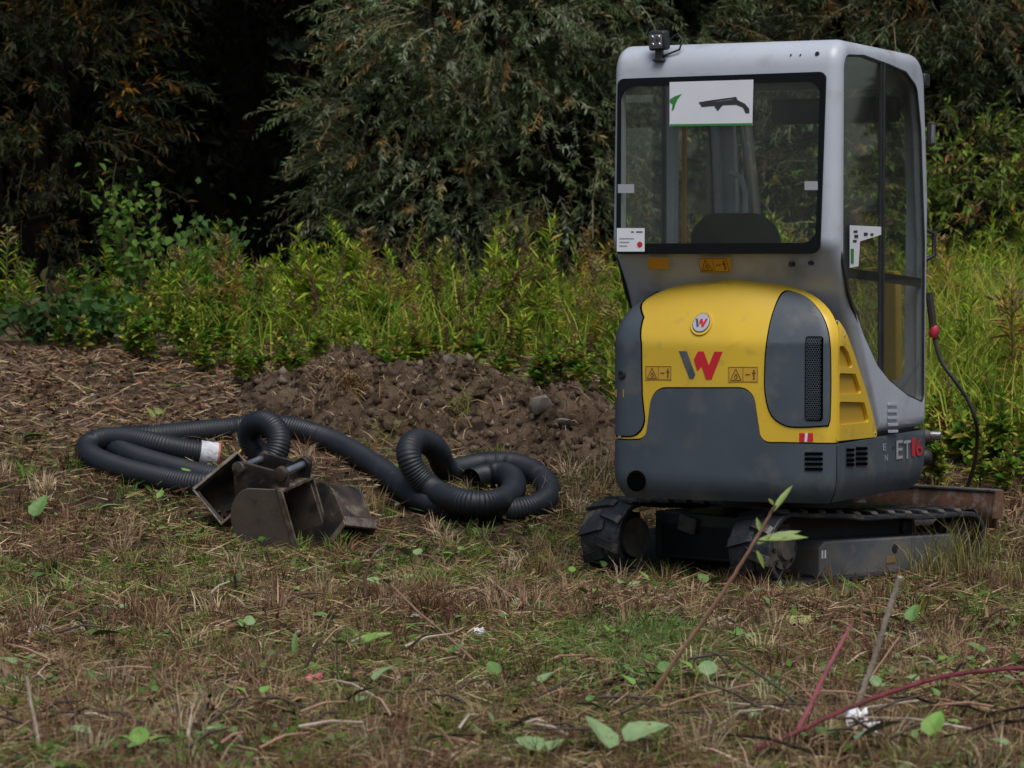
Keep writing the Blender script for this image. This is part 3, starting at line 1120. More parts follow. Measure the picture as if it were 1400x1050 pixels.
MB().box((0.0, 0.85, 0.70), (0.9, 0.8, 0.04)).build('cab_floor', BLACK, EX, MU)
# white card in the side window
cardq = [cabs(1160.5, 366), cabs(1172, 364), cabs(1174, 330), cabs(1203, 321), cabs(1203, 310), cabs(1160.5, 308)]
card = panel('window_notice', cardq, lambda a, b: (0.523, a, b), PAPER, EX, MU, 0.002, 0.0, grid=False)
for x0, x1, y0, y1 in ((1165, 1170, 315, 318), (1166, 1171, 321, 325), (1164, 1169, 328, 331), (1179, 1184, 318, 322), (1188, 1192, 319, 322)):
    panel('notice_print', [cabs(x0, y1), cabs(x1, y1), cabs(x1, y0), cabs(x0, y0)], lambda a, b: (0.5235, a, b), DARKPRINT, card, MU, 0.001, 0.0015, grid=False)
panel('notice_print', [cabs(1161, 360), cabs(1165, 360), cabs(1165, 340), cabs(1161, 340)], lambda a, b: (0.5235, a, b), GREENPRINT, card, MU, 0.001, 0.0015, grid=False)

# ---- things on the front of the cab
MB().box((0.485, 1.315, 2.235), (0.05, 0.07, 0.065)).build('front_lamp', BLACK, EX, MU, bevel=0.01)
mir = MB().box((0.52, 1.325, 1.99), (0.035, 0.02, 0.11)).build('mirror', DARKSTEEL, EX, MU, bevel=0.006)
MB().box((0.532, 1.325, 1.99), (0.012, 0.022, 0.085)).build('mirror_glass', CHROME, mir, MU)
MB().tube([(0.50, 1.31, 1.55), (0.535, 1.335, 1.53), (0.535, 1.335, 1.43), (0.50, 1.31, 1.41)], 0.012, 8).build('door_handle', BLACK, EX, MU)
for dz_ in (0.0, 0.09):
    MB().lathe([(0.04, -0.06), (0.045, 0.0), (0.03, 0.03), (0.015, 0.04)], (0.50, 1.30, 0.50 + dz_), (1, 0.2, 0), 14).build('hydraulic_coupling', DARKSTEEL, EX, MU)
MB().lathe([(0.018, -0.06), (0.02, 0.0), (0.02, 0.035)], (0.545, 1.31, 0.60), (1, 0.1, 0), 12).build('coupling_cap', CHROME, EX, MU)
MB().box((0.0, 1.28, 0.50), (0.86, 0.12, 0.24)).build('front_beam', DARKSTEEL, EX, MU, bevel=0.01)
def epx(px, py, Y):
    return at(px, py, Y) - EC
cbl = [epx(1276, 452, 14.25), epx(1279, 470, 14.24), epx(1288, 496, 14.22), epx(1305, 520, 14.2), epx(1322, 545, 14.2), epx(1334, 575, 14.2), epx(1336, 602, 14.3), epx(1333, 630, 14.5), epx(1326, 655, 14.75), epx(1320, 672, 14.95)]
def smooth_path(pts, n=8):
    pts = [Vector(p) for p in pts]
    out = []
    for i in range(len(pts) - 1):
        p0, p1, p2, p3 = pts[max(i - 1, 0)], pts[i], pts[i + 1], pts[min(i + 2, len(pts) - 1)]
        for k in range(n):
            t = k / n
            out.append(0.5 * ((2 * p1) + (p2 - p0) * t + (2 * p0 - 5 * p1 + 4 * p2 - p3) * t * t + (3 * p1 - p0 - 3 * p2 + p3) * t ** 3))
    out.append(pts[-1])
    return out
cb = MB().tube(smooth_path(cbl, 6), 0.0095, 8).build('cable', BLACK, EX)
MB().lathe([(0.015, -0.03), (0.022, -0.015), (0.022, 0.018), (0.012, 0.03)], epx(1277, 453, 14.24), (0.15, 0, 1), 14).build('red_cap', material('red_cap', (0.42, 0.02, 0.05), 0.5), cb)
MB().tube([epx(1270, 400, 14.24), epx(1274, 430, 14.24), epx(1276, 450, 14.24)], 0.018, 8).build('conduit', DARKSTEEL, cb)

# ---- boom, swung to the left in front of the cab
KP = EC * 0 + (MU @ Vector((0.02, 1.45, 0.62)))
top_ = at(985, 150, 15.2) - EC
bm_ = MB()
def beam(mb, path, w0, h0):
    path = [Vector(p) for p in path]
    vs = []
    sidev = (path[-1] - path[0]).cross(Vector((0, 0, 1))).normalized()
    n = len(path)
    for i, p in enumerate(path):
        t = (path[min(i + 1, n - 1)] - path[max(i - 1, 0)]).normalized()
        nn = sidev.cross(t).normalized()
        k = 1.0 if 0 < i < n - 1 else 0.75
        for a, b in ((-1, -1), (1, -1), (1, 1), (-1, 1)):
            vs.append(p + sidev * a * w0 / 2 + nn * b * h0[i] / 2)
    fs = [(4 * i + k, 4 * i + (k + 1) % 4, 4 * i + 4 + (k + 1) % 4, 4 * i + 4 + k) for i in range(n - 1) for k in range(4)]
    fs += [(3, 2, 1, 0), tuple(4 * (n - 1) + k for k in range(4))]
    mb.add(vs, fs)
low_ = at(1030, 520, 15.15) - EC
beam(bm_, [KP, KP.lerp(low_, 0.35) + Vector((0, 0.03, 0.10)), KP.lerp(low_, 0.7) + Vector((0, 0.03, 0.12)), low_], 0.12, [0.14, 0.19, 0.18, 0.12])
boom = bm_.build('boom', YELLOW, EX, bevel=0.008)
MB().prism(rpoly([(0.22, 0.74), (0.34, 0.74), (0.33, 1.36), (0.27, 1.36)], 0.02, 3), lambda a, b, t: (a, 1.45 + t, b), -0.04, 0.04).build('boom_guard', YELLOW, EX, MU, bevel=0.008)
sw_ = MB().box(KP - Vector((0, 0, 0.08)), (0.16, 0.2, 0.34)).build('swing_bracket', DARKSTEEL, EX, bevel=0.02)
dip = MB()
dtop = at(983, 130, 15.25) - EC
dbot = at(1000, 520, 15.1) - EC
dip.tube([dtop, dtop.lerp(dbot, 0.5), dbot], [0.05, 0.065, 0.045], 4)
da = dip.build('dipper_arm', BLACK, EX, bevel=0.006)
for k, (x0, x1, r_, m_) in enumerate(((996, 1006, 0.018, CHROME), (1003, 1012, 0.012, BLACK), (972, 966, 0.012, BLACK), (1012, 1022, 0.011, BLACK))):
    MB().tube(smooth_path([at(x0, 165, 15.1) - EC, at((x0 + x1) / 2 + (6 if k > 2 else 0), 240, 15.06) - EC, at(x1, 330, 15.05) - EC, at(x1 - 3, 440, 15.05) - EC], 5), r_, 8).build('hydraulic_hose', m_, da)
MB().tube([at(1018, 150, 15.2) - EC, at(1046, 430, 15.0) - EC], 0.03, 12).build('cylinder', DARKSTEEL, da)

# ---- tracks
GAU, TL = 0.435, 0.66
def track_path(n_arc=14):
    rr, rf = 0.165, 0.128
    zr_, zf_ = 0.158, 0.122
    yr_, yf_ = -TL + 0.02, TL
    pts = []
    for k in range(n_arc + 1):                      # rear sprocket, from the bottom round the back to the top
        a = -PI / 2 - PI * k / n_arc
        pts.append((yr_ + rr * math.cos(a), zr_ + rr * math.sin(a)))
    for k in range(1, 10):                          # top run with a little sag between carriers
        t = k / 10
        pts.append((yr_ + (yf_ - yr_) * t, zr_ + rr + (zf_ + rf - zr_ - rr) * t - 0.014 * math.sin(PI * t) * (1 + 0.4 * math.sin(6 * PI * t))))
    for k in range(n_arc + 1):
        a = PI / 2 - PI * k / n_arc
        pts.append((yf_ + rf * math.cos(a), zf_ + rf * math.sin(a)))
    for k in range(1, 10):
        t = k / 10
        pts.append((yf_ + (yr_ - yf_) * t, zf_ - rf + (zr_ - rr - zf_ + rf) * t))
    return pts
tp = track_path()
TW = 0.23
lug_mb = MB()
lug_mb.prism([(-0.115, 0.0), (0.02, 0.0), (0.02, 0.008), (0.0, 0.016), (-0.100, 0.016), (-0.115, 0.006)], lambda a, b, t: (a, t + a * 0.3, b), -0.021, 0.021)
lugA = lug_mb.mesh('track_lug', None, False)
lugA.materials.append(RUBBER)
lug_mb = MB()
lug_mb.prism([(-0.02, 0.0), (0.115, 0.0), (0.115, 0.006), (0.100, 0.016), (0.0, 0.016), (-0.02, 0.008)], lambda a, b, t: (a, t - a * 0.3, b), -0.021, 0.021)
lugB = lug_mb.mesh('track_lug', None, False)
lugB.materials.append(RUBBER)
for sg in (-1, 1):
    uo = sg * GAU
    mb = MB()
    n = len(tp)
    th_ = 0.024
    inn = offset_poly(tp, th_)
    vs = []
    for (y, z), (y2, z2) in zip(tp, inn):
        vs += [(uo - TW / 2, y, z), (uo + TW / 2, y, z), (uo + TW / 2, y2, z2), (uo - TW / 2, y2, z2)]
    fs = []
    for i in range(n):
        j = (i + 1) % n
        for k in range(4):
            fs.append((4 * i + k, 4 * i + (k + 1) % 4, 4 * j + (k + 1) % 4, 4 * j + k))
    mb.add(vs, fs)
    trk = mb.build('track', RUBBER, EX, MT, True, 50, bevel=0.006)
    # lugs spaced along the belt
    P2 = [Vector(p) for p in tp]
    cum = [0]
    for i in range(n):
        cum.append(cum[-1] + (P2[(i + 1) % n] - P2[i]).length)
    npitch = 56
    for q in range(npitch):
        d = cum[-1] * q / npitch
        i = max(k for k in range(n) if cum[k] <= d)
        a, b = P2[i], P2[(i + 1) % n]
        t = (d - cum[i]) / max(1e-6, cum[i + 1] - cum[i])
        p = a.lerp(b, t)
        tg = (b - a).normalized()
        nrm = Vector((-tg.y, tg.x))                # outward for this winding
        X_ = Vector((1, 0, 0))
        Yv = Vector((0, tg.x, tg.y))
        Zv = Vector((0, nrm.x, nrm.y))
        if (p - Vector((0, 0.14))).dot(nrm) < 0 and abs(p.x) > 0.3:
            Zv, Yv = -Zv, -Yv
        if abs(p.x) <= TL - 0.02 and p.y > 0.2:
            Zv = Vector((0, 0, 1)); Yv = Vector((0, 1, 0))
        if abs(p.x) <= TL - 0.02 and p.y < 0.05:
            Zv = Vector((0, 0, -1)); Yv = Vector((0, -1, 0))
        X_ = Yv.cross(Zv)
        Mx = Matrix(((X_.x, Yv.x, Zv.x, uo), (X_.y, Yv.y, Zv.y, p.x), (X_.z, Yv.z, Zv.z, p.y), (0, 0, 0, 1)))
        lg = link('track_lug', lugA if q % 2 else lugB, None, trk)
        lg.matrix_local = MT @ Mx
    # frame, sprocket, idler, rollers
    fr_ = MB().prism(rpoly([(-0.42, 0.015), (0.62, 0.0), (0.66, 0.08), (0.60, 0.150), (-0.38, 0.175), (-0.42, 0.15)], 0.02, 3),
                     lambda a, b, t: (uo + t, a, b), -0.085, 0.085).build('track_frame', MUDSLATE if sg > 0 else BLACK, EX, MT, bevel=0.008)  # left frame coloured black to paint in the shade under the machine
    ou = uo + sg * 0.0865
    MB().lathe([(0.020, 0), (0.020, 0.003)], (ou, 0.12, 0.115), (sg, 0, 0), 16).build('frame_hole', BLACK, fr_, MT)
    for yy in (-0.405, -0.385):
        MB().box((ou, yy, 0.12), (0.003, 0.010, 0.036)).build('frame_mark', WHITE, fr_, MT)
    MB().box((ou, 0.09, 0.065), (0.003, 0.07, 0.03)).build('frame_label', material('faded_label', (0.20, 0.13, 0.06), 0.7), fr_, MT)
    tooth = [(0.110 if k % 2 else 0.130, 2 * PI * k / 26) for k in range(26)]
    sp = MB().prism([(r_ * math.cos(a) - TL + 0.02, r_ * math.sin(a) + 0.158) for r_, a in tooth], lambda a, b, t: (uo + t, a, b), -0.03, 0.03).build('sprocket', DARKSTEEL, EX, MT, False)
    MB().lathe([(0.09, -0.08), (0.095, 0.0), (0.088, 0.062), (0.055, 0.066), (0.045, 0.085), (0.02, 0.088)], (uo, -TL + 0.02, 0.158), (sg, 0, 0), 24).build('drive_motor', MUDGREY, sp, MT)
    for k in range(8):
        a = 2 * PI * k / 8
        MB().lathe([(0.010, 0), (0.010, 0.010)], (uo + sg * 0.062, -TL + 0.02 + 0.072 * math.cos(a), 0.158 + 0.072 * math.sin(a)), (sg, 0, 0), 6).build('bolt', DARKSTEEL, sp, MT)
    MB().lathe([(0.098, -0.05), (0.10, 0), (0.098, 0.05), (0.04, 0.06)], (uo, TL, 0.118), (sg, 0, 0), 24).build('idler', DARKSTEEL, EX, MT)
    for yy in (-0.3, 0.0, 0.3):
        MB().lathe([(0.05, -0.08), (0.055, 0), (0.05, 0.08)], (uo, yy, 0.05), (1, 0, 0), 16).build('roller', DARKSTEEL, EX, MT)
MB().box((0, -0.02, 0.17), (0.66, 1.05, 0.21)).box((0, -0.50, 0.15), (0.6, 0.09, 0.16)).box((0, 0.46, 0.17), (0.7, 0.09, 0.09)).build('undercarriage_frame_and_shade', BLACK, EX, MT, bevel=0.01)  # frame widened and blackened to fill in the shade between the tracks
MB().box((-0.12, -0.56, 0.225), (0.10, 0.02, 0.075), Matrix.Rotation(R(12), 3, 'Y')).build('access_plate', MUDGREY, EX, MT, bevel=0.006)
# dozer blade
bl = MB()
bp = [(0.86, 0.17), (0.84, 0.21), (0.835, 0.25), (0.838, 0.29), (0.85, 0.345), (0.872, 0.345), (0.860, 0.29), (0.857, 0.25), (0.862, 0.21), (0.885, 0.17)]
bl.prism(bp, lambda a, b, t: (t, a + 0.08, b - 0.02), -0.57, 0.50)
blade = bl.build('dozer_blade', RUST, EX, MT, bevel=0.003)
MB().box((-0.035, 0.945, 0.329), (1.08, 0.05, 0.012)).build('top_edge', WORNSTEEL, blade, MT, bevel=0.003)
for u_ in (0.508, -0.578):
    MB().prism([(0.895, 0.20), (0.965, 0.20), (0.97, 0.332), (0.915, 0.332)], lambda a, b, t: (u_ + t, a + 0.0, b), -0.008, 0.008).build('end_plate', RUST, blade, MT, bevel=0.002)
for u_ in (-0.24, 0.24):
    MB().tube([(u_, 0.42, 0.18), (u_ * 1.05, 0.70, 0.17), (u_ * 1.1, 0.94, 0.22)], 0.04, 4).build('blade_arm', DARKSTEEL, EX, MT)

# ------------------------------------------------------------------ printed sheet hung inside the rear window
qs = [cabr(917, 173), cabr(1030, 171.5), cabr(1031.5, 109), cabr(917, 112.5)]
sheet = empty('paper_sheet', EC + (MU @ Vector((qs[0][0], 0.03, qs[0][1]))), 'white printed sheet with green edge fixed in the rear cab window', 'paper sheet')
OFF = Matrix.Translation(EC - sheet.location) @ MU
def SH(u, z):
    return (u, 0.03 * (z - 1.47) / 0.875 - 0.013, z)
panel('sheet', qs, SH, PAPER, sheet, OFF, 0.001, 0.0, grid=False)
def pr(pts, mat, nm='print'):
    panel(nm, [cabr(*p) for p in pts], SH, mat, sheet, OFF, 0.0005, 0.0010, grid=False)
pr([(917.5, 173), (1029.8, 171.5), (1029.8, 168.4), (917.5, 170)], GREENPRINT)
pr([(917.5, 136), (924, 132), (934, 128.5), (928, 136), (925, 143), (923, 150), (920, 152), (921, 143), (917.5, 140)], GREENPRINT)
pr([(957, 140), (975, 137), (1005, 133), (1008, 132.5), (1010, 137), (1020, 142), (1026, 149), (1026, 155), (1021, 155), (1017, 147), (1008, 143.5), (990, 144), (987, 147), (983, 152), (979, 147), (978, 145), (961, 146.5)], DARKPRINT)
pr([(972, 139.2), (1003, 135), (1004, 136.5), (973, 141)], GREYPRINT)

# ------------------------------------------------------------------ corrugated pipe
HR = 0.063
def hp(px, py, lift=0.0):
    return hits(px, py, HR * 0.9 + lift, hbase)
def hy(px, py, Y):
    return at(px, py, Y)
_ye = hp(231, 611, .05).y
ctl = [hy(297, 622, _ye + .05), hy(264, 618, _ye + .03), hp(231, 611, .05), hp(196, 604, .06), hp(161, 599, .05), hp(134, 600, .03), hp(118, 609, .0), hp(121, 622), hp(142, 633),
       hp(172, 643), hp(208, 652), hp(243, 659), hp(279, 663), hp(315, 662)]
Yl = hp(345, 655).y
ctl += [hy(345, 655, Yl + .02), hy(366, 640, Yl + .04), hy(382, 618, Yl + .05), hy(385, 596, Yl + .08), hy(372, 578, Yl + .14), hy(351, 575, Yl + .22),
        hy(338, 586, Yl + .30), hy(338, 603, Yl + .34), hy(350, 619, Yl + .34), hp(371, 633), hp(384, 645), hp(372, 655, 0), hp(340, 657, 0), hp(300, 654.5), hp(255, 645), hp(215, 634), hp(182, 624), hp(160, 612),
        hp(165, 601, -.03), hp(200, 597), hp(224, 595), hp(255, 592), hp(290, 588.5), hp(321, 585.5), hp(350, 582, .02), hp(380, 582, .04), hp(411, 587, .03), hp(443, 599), hp(476, 614), hp(508, 634), hp(536, 654),
        hp(556, 671), hp(580, 685), hp(612, 694), hp(650, 698), hp(696, 699), hp(730, 694), hp(750, 680), hp(746, 659), hp(727, 644), hp(702, 634), hp(676, 632), hp(648, 636), hp(626, 643)]
Yr = ctl[-1].y
Yq = hp(593, 670, .05).y
ctl += [hy(610, 646, Yr - .06), hy(603, 636, Yr - .12), hy(602, 620, (Yr + Yq) / 2 + .05), hy(592, 606, (Yr + Yq) / 2), hy(574, 601, (Yr + Yq) / 2 - .06), hy(557, 611, Yq - .0), hy(557, 631, Yq - .03),
        hy(571, 652, Yq - .02), hp(593, 671, .05), hp(618, 683, .07), hp(652, 689, .08), hp(681, 686, .06), hp(700, 674, .04), hp(702, 656, .03), hp(688, 646, .02), hp(667, 648, .0), hp(644, 656, .0)]
hpath = smooth_path(ctl, 40)
# even spacing
def resample(path, step):
    P = np.array([tuple(p) for p in path])
    d = np.r_[0, np.cumsum(np.linalg.norm(np.diff(P, axis=0), axis=1))]
    n = int(d[-1] / step)
    t = np.linspace(0, d[-1], n + 1)
    return np.stack([np.interp(t, d, P[:, k]) for k in range(3)], -1), d[-1]
# light smoothing of the centre line
P0, _l = resample(hpath, 0.02)
for _ in range(25):
    P0[1:-1] = 0.25 * P0[:-2] + 0.5 * P0[1:-1] + 0.25 * P0[2:]
PITCHR = 0.0155
HPts, HLEN = resample([Vector(p) for p in P0], PITCHR / 4)
gz = hbase(HPts[:, 0], HPts[:, 1])
HPts[:, 2] = np.maximum(HPts[:, 2], gz + HR * 0.75)
def corrugated(P, seg=18):
    n = len(P)
    T = np.gradient(P, axis=0)
    T /= np.linalg.norm(T, axis=1)[:, None]
    N = np.zeros_like(P)
    v = np.cross(T[0], [0, 0, 1.0])
    v /= np.linalg.norm(v)
    for i in range(n):
        v = v - T[i] * v.dot(T[i])
        v /= np.linalg.norm(v)
        N[i] = v
    Bn = np.cross(T, N)
    prof = np.array([1.0, 0.995, 0.94, 0.945])
    rad = HR * prof[np.arange(n) % 4]
    a = np.arange(seg) * 2 * PI / seg
    co = P[:, None, :] + rad[:, None, None] * (N[:, None, :] * np.cos(a)[None, :, None] + Bn[:, None, :] * np.sin(a)[None, :, None])
    i = np.arange(n - 1)[:, None] * seg
    k = np.arange(seg)[None, :]
    k2 = (k + 1) % seg
    F = np.stack([i + k, i + k2, i + seg + k2, i + seg + k], -1).reshape(-1, 4)
    return co.reshape(-1, 3), F
hroot = empty('drainage_pipe', HPts[len(HPts) // 2] * np.array([1, 1, 0]) + np.array([0, 0, float(hbase(0, HPts[len(HPts) // 2][1]))]), 'long coil of blue-black corrugated drainage pipe lying behind the buckets', 'pipe')
ho = np.array(hroot.location)
co, F = corrugated(HPts)
me = bpy.data.meshes.new('pipe')
raw_mesh(me, co - ho, F)
finish(me, True, 60)
link('pipe', me, HOSE, hroot)
k0 = int(0.105 / (PITCHR / 4))
tp_ = [Vector(p) - Vector(ho) for p in HPts[:k0:3]]
MB().tube(tp_, [HR * (1.05 + 0.02 * math.sin(i * 1.7)) for i in range(len(tp_))], 20, True).build('white_tape', TAPE, hroot)
d0 = (Vector(HPts[0]) - Vector(HPts[4])).normalized()
MB().lathe([(HR * 1.03, -0.004), (HR * 1.05, 0.0), (HR * 1.05, 0.010), (HR * 0.9, 0.012), (HR * 0.9, 0.002)], Vector(HPts[0]) - Vector(ho), d0, 22).build('orange_ring', ORANGERED, hroot)

# yellow strip on the grass beside the pipe
p = hits(326, 631)
q = hits(352, 618)
d = (q - p)
ys = MB()
nn = Vector((-d.y, d.x, 0)).normalized()
L = [p + d * t + Vector((0, 0, 0.03 + 0.012 * math.sin(9 * t))) for t in np.linspace(0, 1, 9)]
vs = []
for i, c in enumerate(L):
    vs += [c + Vector((0, 0, 0.022)), c - Vector((0, 0, 0.018)) + nn * 0.03, c + Vector((0, 0, 0.018)) - nn * 0.008, c - Vector((0, 0, 0.022)) + nn * 0.024]
ys.add([v - p for v in vs], [(4 * i + a, 4 * i + b, 4 * i + 4 + b, 4 * i + 4 + a) for i in range(8) for a, b in ((0, 1), (1, 3), (3, 2), (2, 0))] + [(0, 2, 3, 1), (32, 33, 35, 34)])
o = ys.build('plastic_strip', material('yellow_plastic', (0.42, 0.33, 0.03), 0.5, col2=(0.28, 0.22, 0.04), nscale=20))
o.location = p
tag(o, 'faded yellow plastic strip on the grass beside the white pipe end', 'plastic strip')

# ------------------------------------------------------------------ buckets
def bucket(label, loc, axis, openv, width, RR=0.15, lip=0.30, ears=True, teeth=False, plate=BUCKETSTEEL, earspan=0.20):
    """axis: width direction; openv: direction from the back of the bucket to its mouth"""
    ax = Vector(axis).normalized()
    a = Vector(openv)
    a = (a - ax * a.dot(ax)).normalized()
    b = a.cross(ax).normalized()
    root = empty('excavator_bucket', loc, label, 'bucket', 'loose excavator buckets')
    M = Matrix(((a.x, ax.x, b.x, 0), (a.y, ax.y, b.y, 0), (a.z, ax.z, b.z, 0), (0, 0, 0, 1)))
    arc = [(RR * math.cos(t), RR * math.sin(t)) for t in np.linspace(R(112), R(292), 18)]
    prof = [(RR * 0.75, RR * 1.02)] + arc + [(lip, -RR * 0.98)]
    th = 0.010
    inn = [(x * (1 - th / RR), y * (1 - th / RR)) for x, y in prof]
    sh = MB()
    n = len(prof)
    vs = []
    for (x, y), (x2, y2) in zip(prof, inn):
        vs += [(x, -width / 2, y), (x, width / 2, y), (x2, width / 2, y2), (x2, -width / 2, y2)]
    fs = [(4 * i + k, 4 * i + (k + 1) % 4, 4 * i + 4 + (k + 1) % 4, 4 * i + 4 + k) for i in range(n - 1) for k in range(4)] + [(3, 2, 1, 0), (4 * n - 4, 4 * n - 3, 4 * n - 2, 4 * n - 1)]
    sh.add(vs, fs)
    sh.build('shell', BUCKETSTEEL, root, M, True, 40)
    for sg in (-1, 1):
        MB().prism(offset_poly(prof, -0.006), lambda x, y, t: (x, sg * (width / 2 + 0.006) + t, y), -0.006, 0.006).build('side_plate', plate, root, M, bevel=0.003)
        MB().prism([(RR * 0.72, RR * 1.05), (RR * 0.72 + 0.03, RR * 1.05), (lip + 0.012, -RR * 1.02), (lip - 0.02, -RR * 1.02)], lambda x, y, t: (x, sg * (width / 2 + 0.016) + t, y), -0.005, 0.005).build('side_cutter', WORNEDGE, root, M, bevel=0.002)
    MB().box((lip - 0.015, 0, -RR * 1.0), (0.10, width + 0.03, 0.016)).build('cutting_edge', WORNEDGE, root, M, bevel=0.003)
    MB().box((RR * 0.78, 0, RR * 1.04), (0.05, width + 0.03, 0.018)).build('top_lip', WORNEDGE, root, M, bevel=0.003)
    if teeth:
        for k in range(3):
            MB().box((lip + 0.05, (k - 1) * width * 0.4, -RR * 1.0), (0.08, 0.035, 0.02)).build('tooth', PLATESTEEL, root, M, bevel=0.004)
    if ears:
        es = 0.085
        e0, e1 = -0.12, -0.12 + earspan
        ep = rpoly([(-RR * 0.95, RR * 0.45), (e0 - 0.04, RR + 0.075), (e0, RR + 0.115), (e1 - 0.04, RR + 0.09), (e1 + 0.01, RR + 0.125), (e1 + 0.05, RR + 0.085), (e1 + 0.03, RR * 0.9), (0, RR * 0.9)],
                   [0.01, 0.03, 0.03, 0.02, 0.03, 0.03, 0.01, 0.01], 4)
        for sg in (-1, 1):
            MB().prism(ep, lambda x, y, t: (x, sg * es + t, y), -0.009, 0.009).build('ear', BUCKETSTEEL, root, M, bevel=0.003)
            for ex in (e0, e1 + 0.008):
                MB().lathe([(0.034, 0), (0.034, 0.016), (0.02, 0.02)], (ex, sg * (es + 0.008), RR + 0.080), (0, sg, 0), 18).build('boss', BUCKETSTEEL, root, M)
        for ex in (e0, e1 + 0.008):
            MB().lathe([(0.0185, -es), (0.0185, es)], (ex, 0, RR + 0.080), (0, 1, 0), 16).build('pin', CHROME, root, M)
    return root
gB = hits(392, 748)
bB = bucket('upright loose bucket with round rusty side plate and two bright pins on top', gB + Vector((-0.06, 0.06, 0.145)), (0.52, 0.80, 0.20), (0.86, -0.48, -0.06), 0.22, 0.168, 0.23, True, False, PLATESTEEL, 0.24)
gA = hits(306, 728)
bA = bucket('tipped loose bucket with its dark open mouth facing the camera, left of the others', gA + Vector((0.05, 0.16, 0.165)), (0.74, 0.10, 0.62), (-0.18, -0.92, 0.30), 0.25, 0.125, 0.15, False, False, BUCKETSTEEL)
dA = gA + Vector((0.05, 0.16, 0.165))
axA = Vector((0.74, 0.10, 0.62)).normalized()
MB().tube([at(335, 641, dA.y - 0.10) - dA, at(352, 670, dA.y - 0.16) - dA], 0.017, 12).build('pin', RUST, bA)
gC = hits(478, 746)
bC = bucket('loose bucket lying on its back edge, right of the round plated one', gC + Vector((-0.10, 0.15, 0.13)), (0.62, 0.76, -0.14), (0.62, 0.15, -0.76), 0.19, 0.15, 0.25, False, False, BUCKETSTEEL)

# ------------------------------------------------------------------ heap of dug soil
crest = [(-1.60, 17.6, 0.04, .30), (-1.25, 17.5, 0.16, .42), (-0.95, 17.45, 0.28, .5), (-0.62, 17.3, 0.24, .5), (-0.35, 17.25, 0.29, .5), (-0.15, 17.1, 0.25, .5), (0.08, 16.85, 0.20, .5), (0.30, 16.65, 0.29, .45), (0.50, 16.55, 0.20, .40)]
def heap_h(x, y):
    x, y = np.asarray(x, float), np.asarray(y, float)
    h = np.zeros(np.broadcast(x, y).shape)
    for cx, cy, hh, rr in crest:
        h = np.maximum(h, hh * np.exp(-(((x - cx) / (rr * 0.72)) ** 2 + ((y - cy) / (rr * 1.15)) ** 2)))
    k = np.clip(h / 0.10, 0, 1)
    h = h + k * (0.05 * vnoise(x, y, 3.2, 41, 2) + 0.05 * (1 - 2 * np.abs(vnoise(x, y, 7, 42, 4))) + 0.045 * vnoise(x, y, 19, 43, 4))
    return h - 0.05
def hheap(x, y):
    return np.maximum(hter(x, y), hbase(x, y) + heap_h(x, y))
hx = np.linspace(-2.2, 0.95, 260)
hyv = np.linspace(15.9, 18.6, 200)
HX, HY = np.meshgrid(hx, hyv)
HZ = hbase(HX, HY) + heap_h(HX, HY)
me = grid_mesh('soil_heap', HX, HY, HZ - float(hbase(0, 17.2)))
me.transform(Matrix.Translation((0.5, -17.2, 0)))
heap = link('soil_heap', me, SOIL)
heap.location = (-0.5, 17.2, float(hbase(0, 17.2)))
tag(heap, 'long heap of dark dug soil at the foot of the weeds', 'soil heap')

def rock_mesh(name, seed, mat, n=2, rough=0.25):
    r_ = random.Random(seed)
    bm = bmesh.new()
    bmesh.ops.create_icosphere(bm, subdivisions=n, radius=1)
    sx_, sy_ = r_.uniform(0.7, 1.0), r_.uniform(0.6, 1.0)
    ph = [(Vector((r_.uniform(-1, 1), r_.uniform(-1, 1), r_.uniform(-1, 1))).normalized(), r_.uniform(0.38, 0.8)) for _ in range(11)]
    for v in bm.verts:
        d = v.co.normalized()
        k = 1.0
        for nrm, lim in ph:
            t = d.dot(nrm)
            if t > 0:
                k = min(k, lim / t)
        v.co = d * k * (1 + rough * r_.uniform(-1, 1))
        v.co.x *= sx_
        v.co.y *= sy_
    me = bpy.data.meshes.new(name)
    bm.to_mesh(me)
    bm.free()
    me.materials.append(mat)
    finish(me, True, 35)
    return me
RK = [rock_mesh('clod', 50 + i, CLOD, 2, 0.22) for i in range(7)]
ST = [rock_mesh('stone', 70 + i, STONE, 2, 0.07) for i in range(5)]
def put_rock(px, py, wpx, meshes, name, label, cat, group=None, f=hheap, sink=0.25, flat=0.75):
    p = hits(px, py, 0, f)
    r_ = wpx / 2 * p.y / FOC
    me = random.choice(meshes)
    o = link(name, me)
    o.scale = (r_ * 1.1, r_ * random.uniform(.8, 1.1), r_ * flat)
    o.rotation_euler = (random.uniform(-.3, .3), random.uniform(-.3, .3), random.uniform(0, 6.3))
    o.location = p + Vector((0, 0, r_ * flat * (1 - 2 * sink)))
    tag(o, label, cat, group)
    return o
put_rock(742, 562, 46, ST, 'stone', 'largest pale tan stone set in the right end of the soil heap', 'stone')
put_rock(612, 497, 24, ST, 'stone', 'grey stone on the very top of the soil heap', 'stone')
put_rock(770, 585, 38, ST, 'stone', 'flat greyish stone just below the large tan stone on the heap', 'stone', flat=0.5)
put_rock(584, 553, 20, ST, 'stone', 'pale pebble halfway up the middle of the heap', 'stone')
put_rock(694, 612, 12, ST, 'stone', 'small whitish stone on the heap above the pipe coil', 'stone')
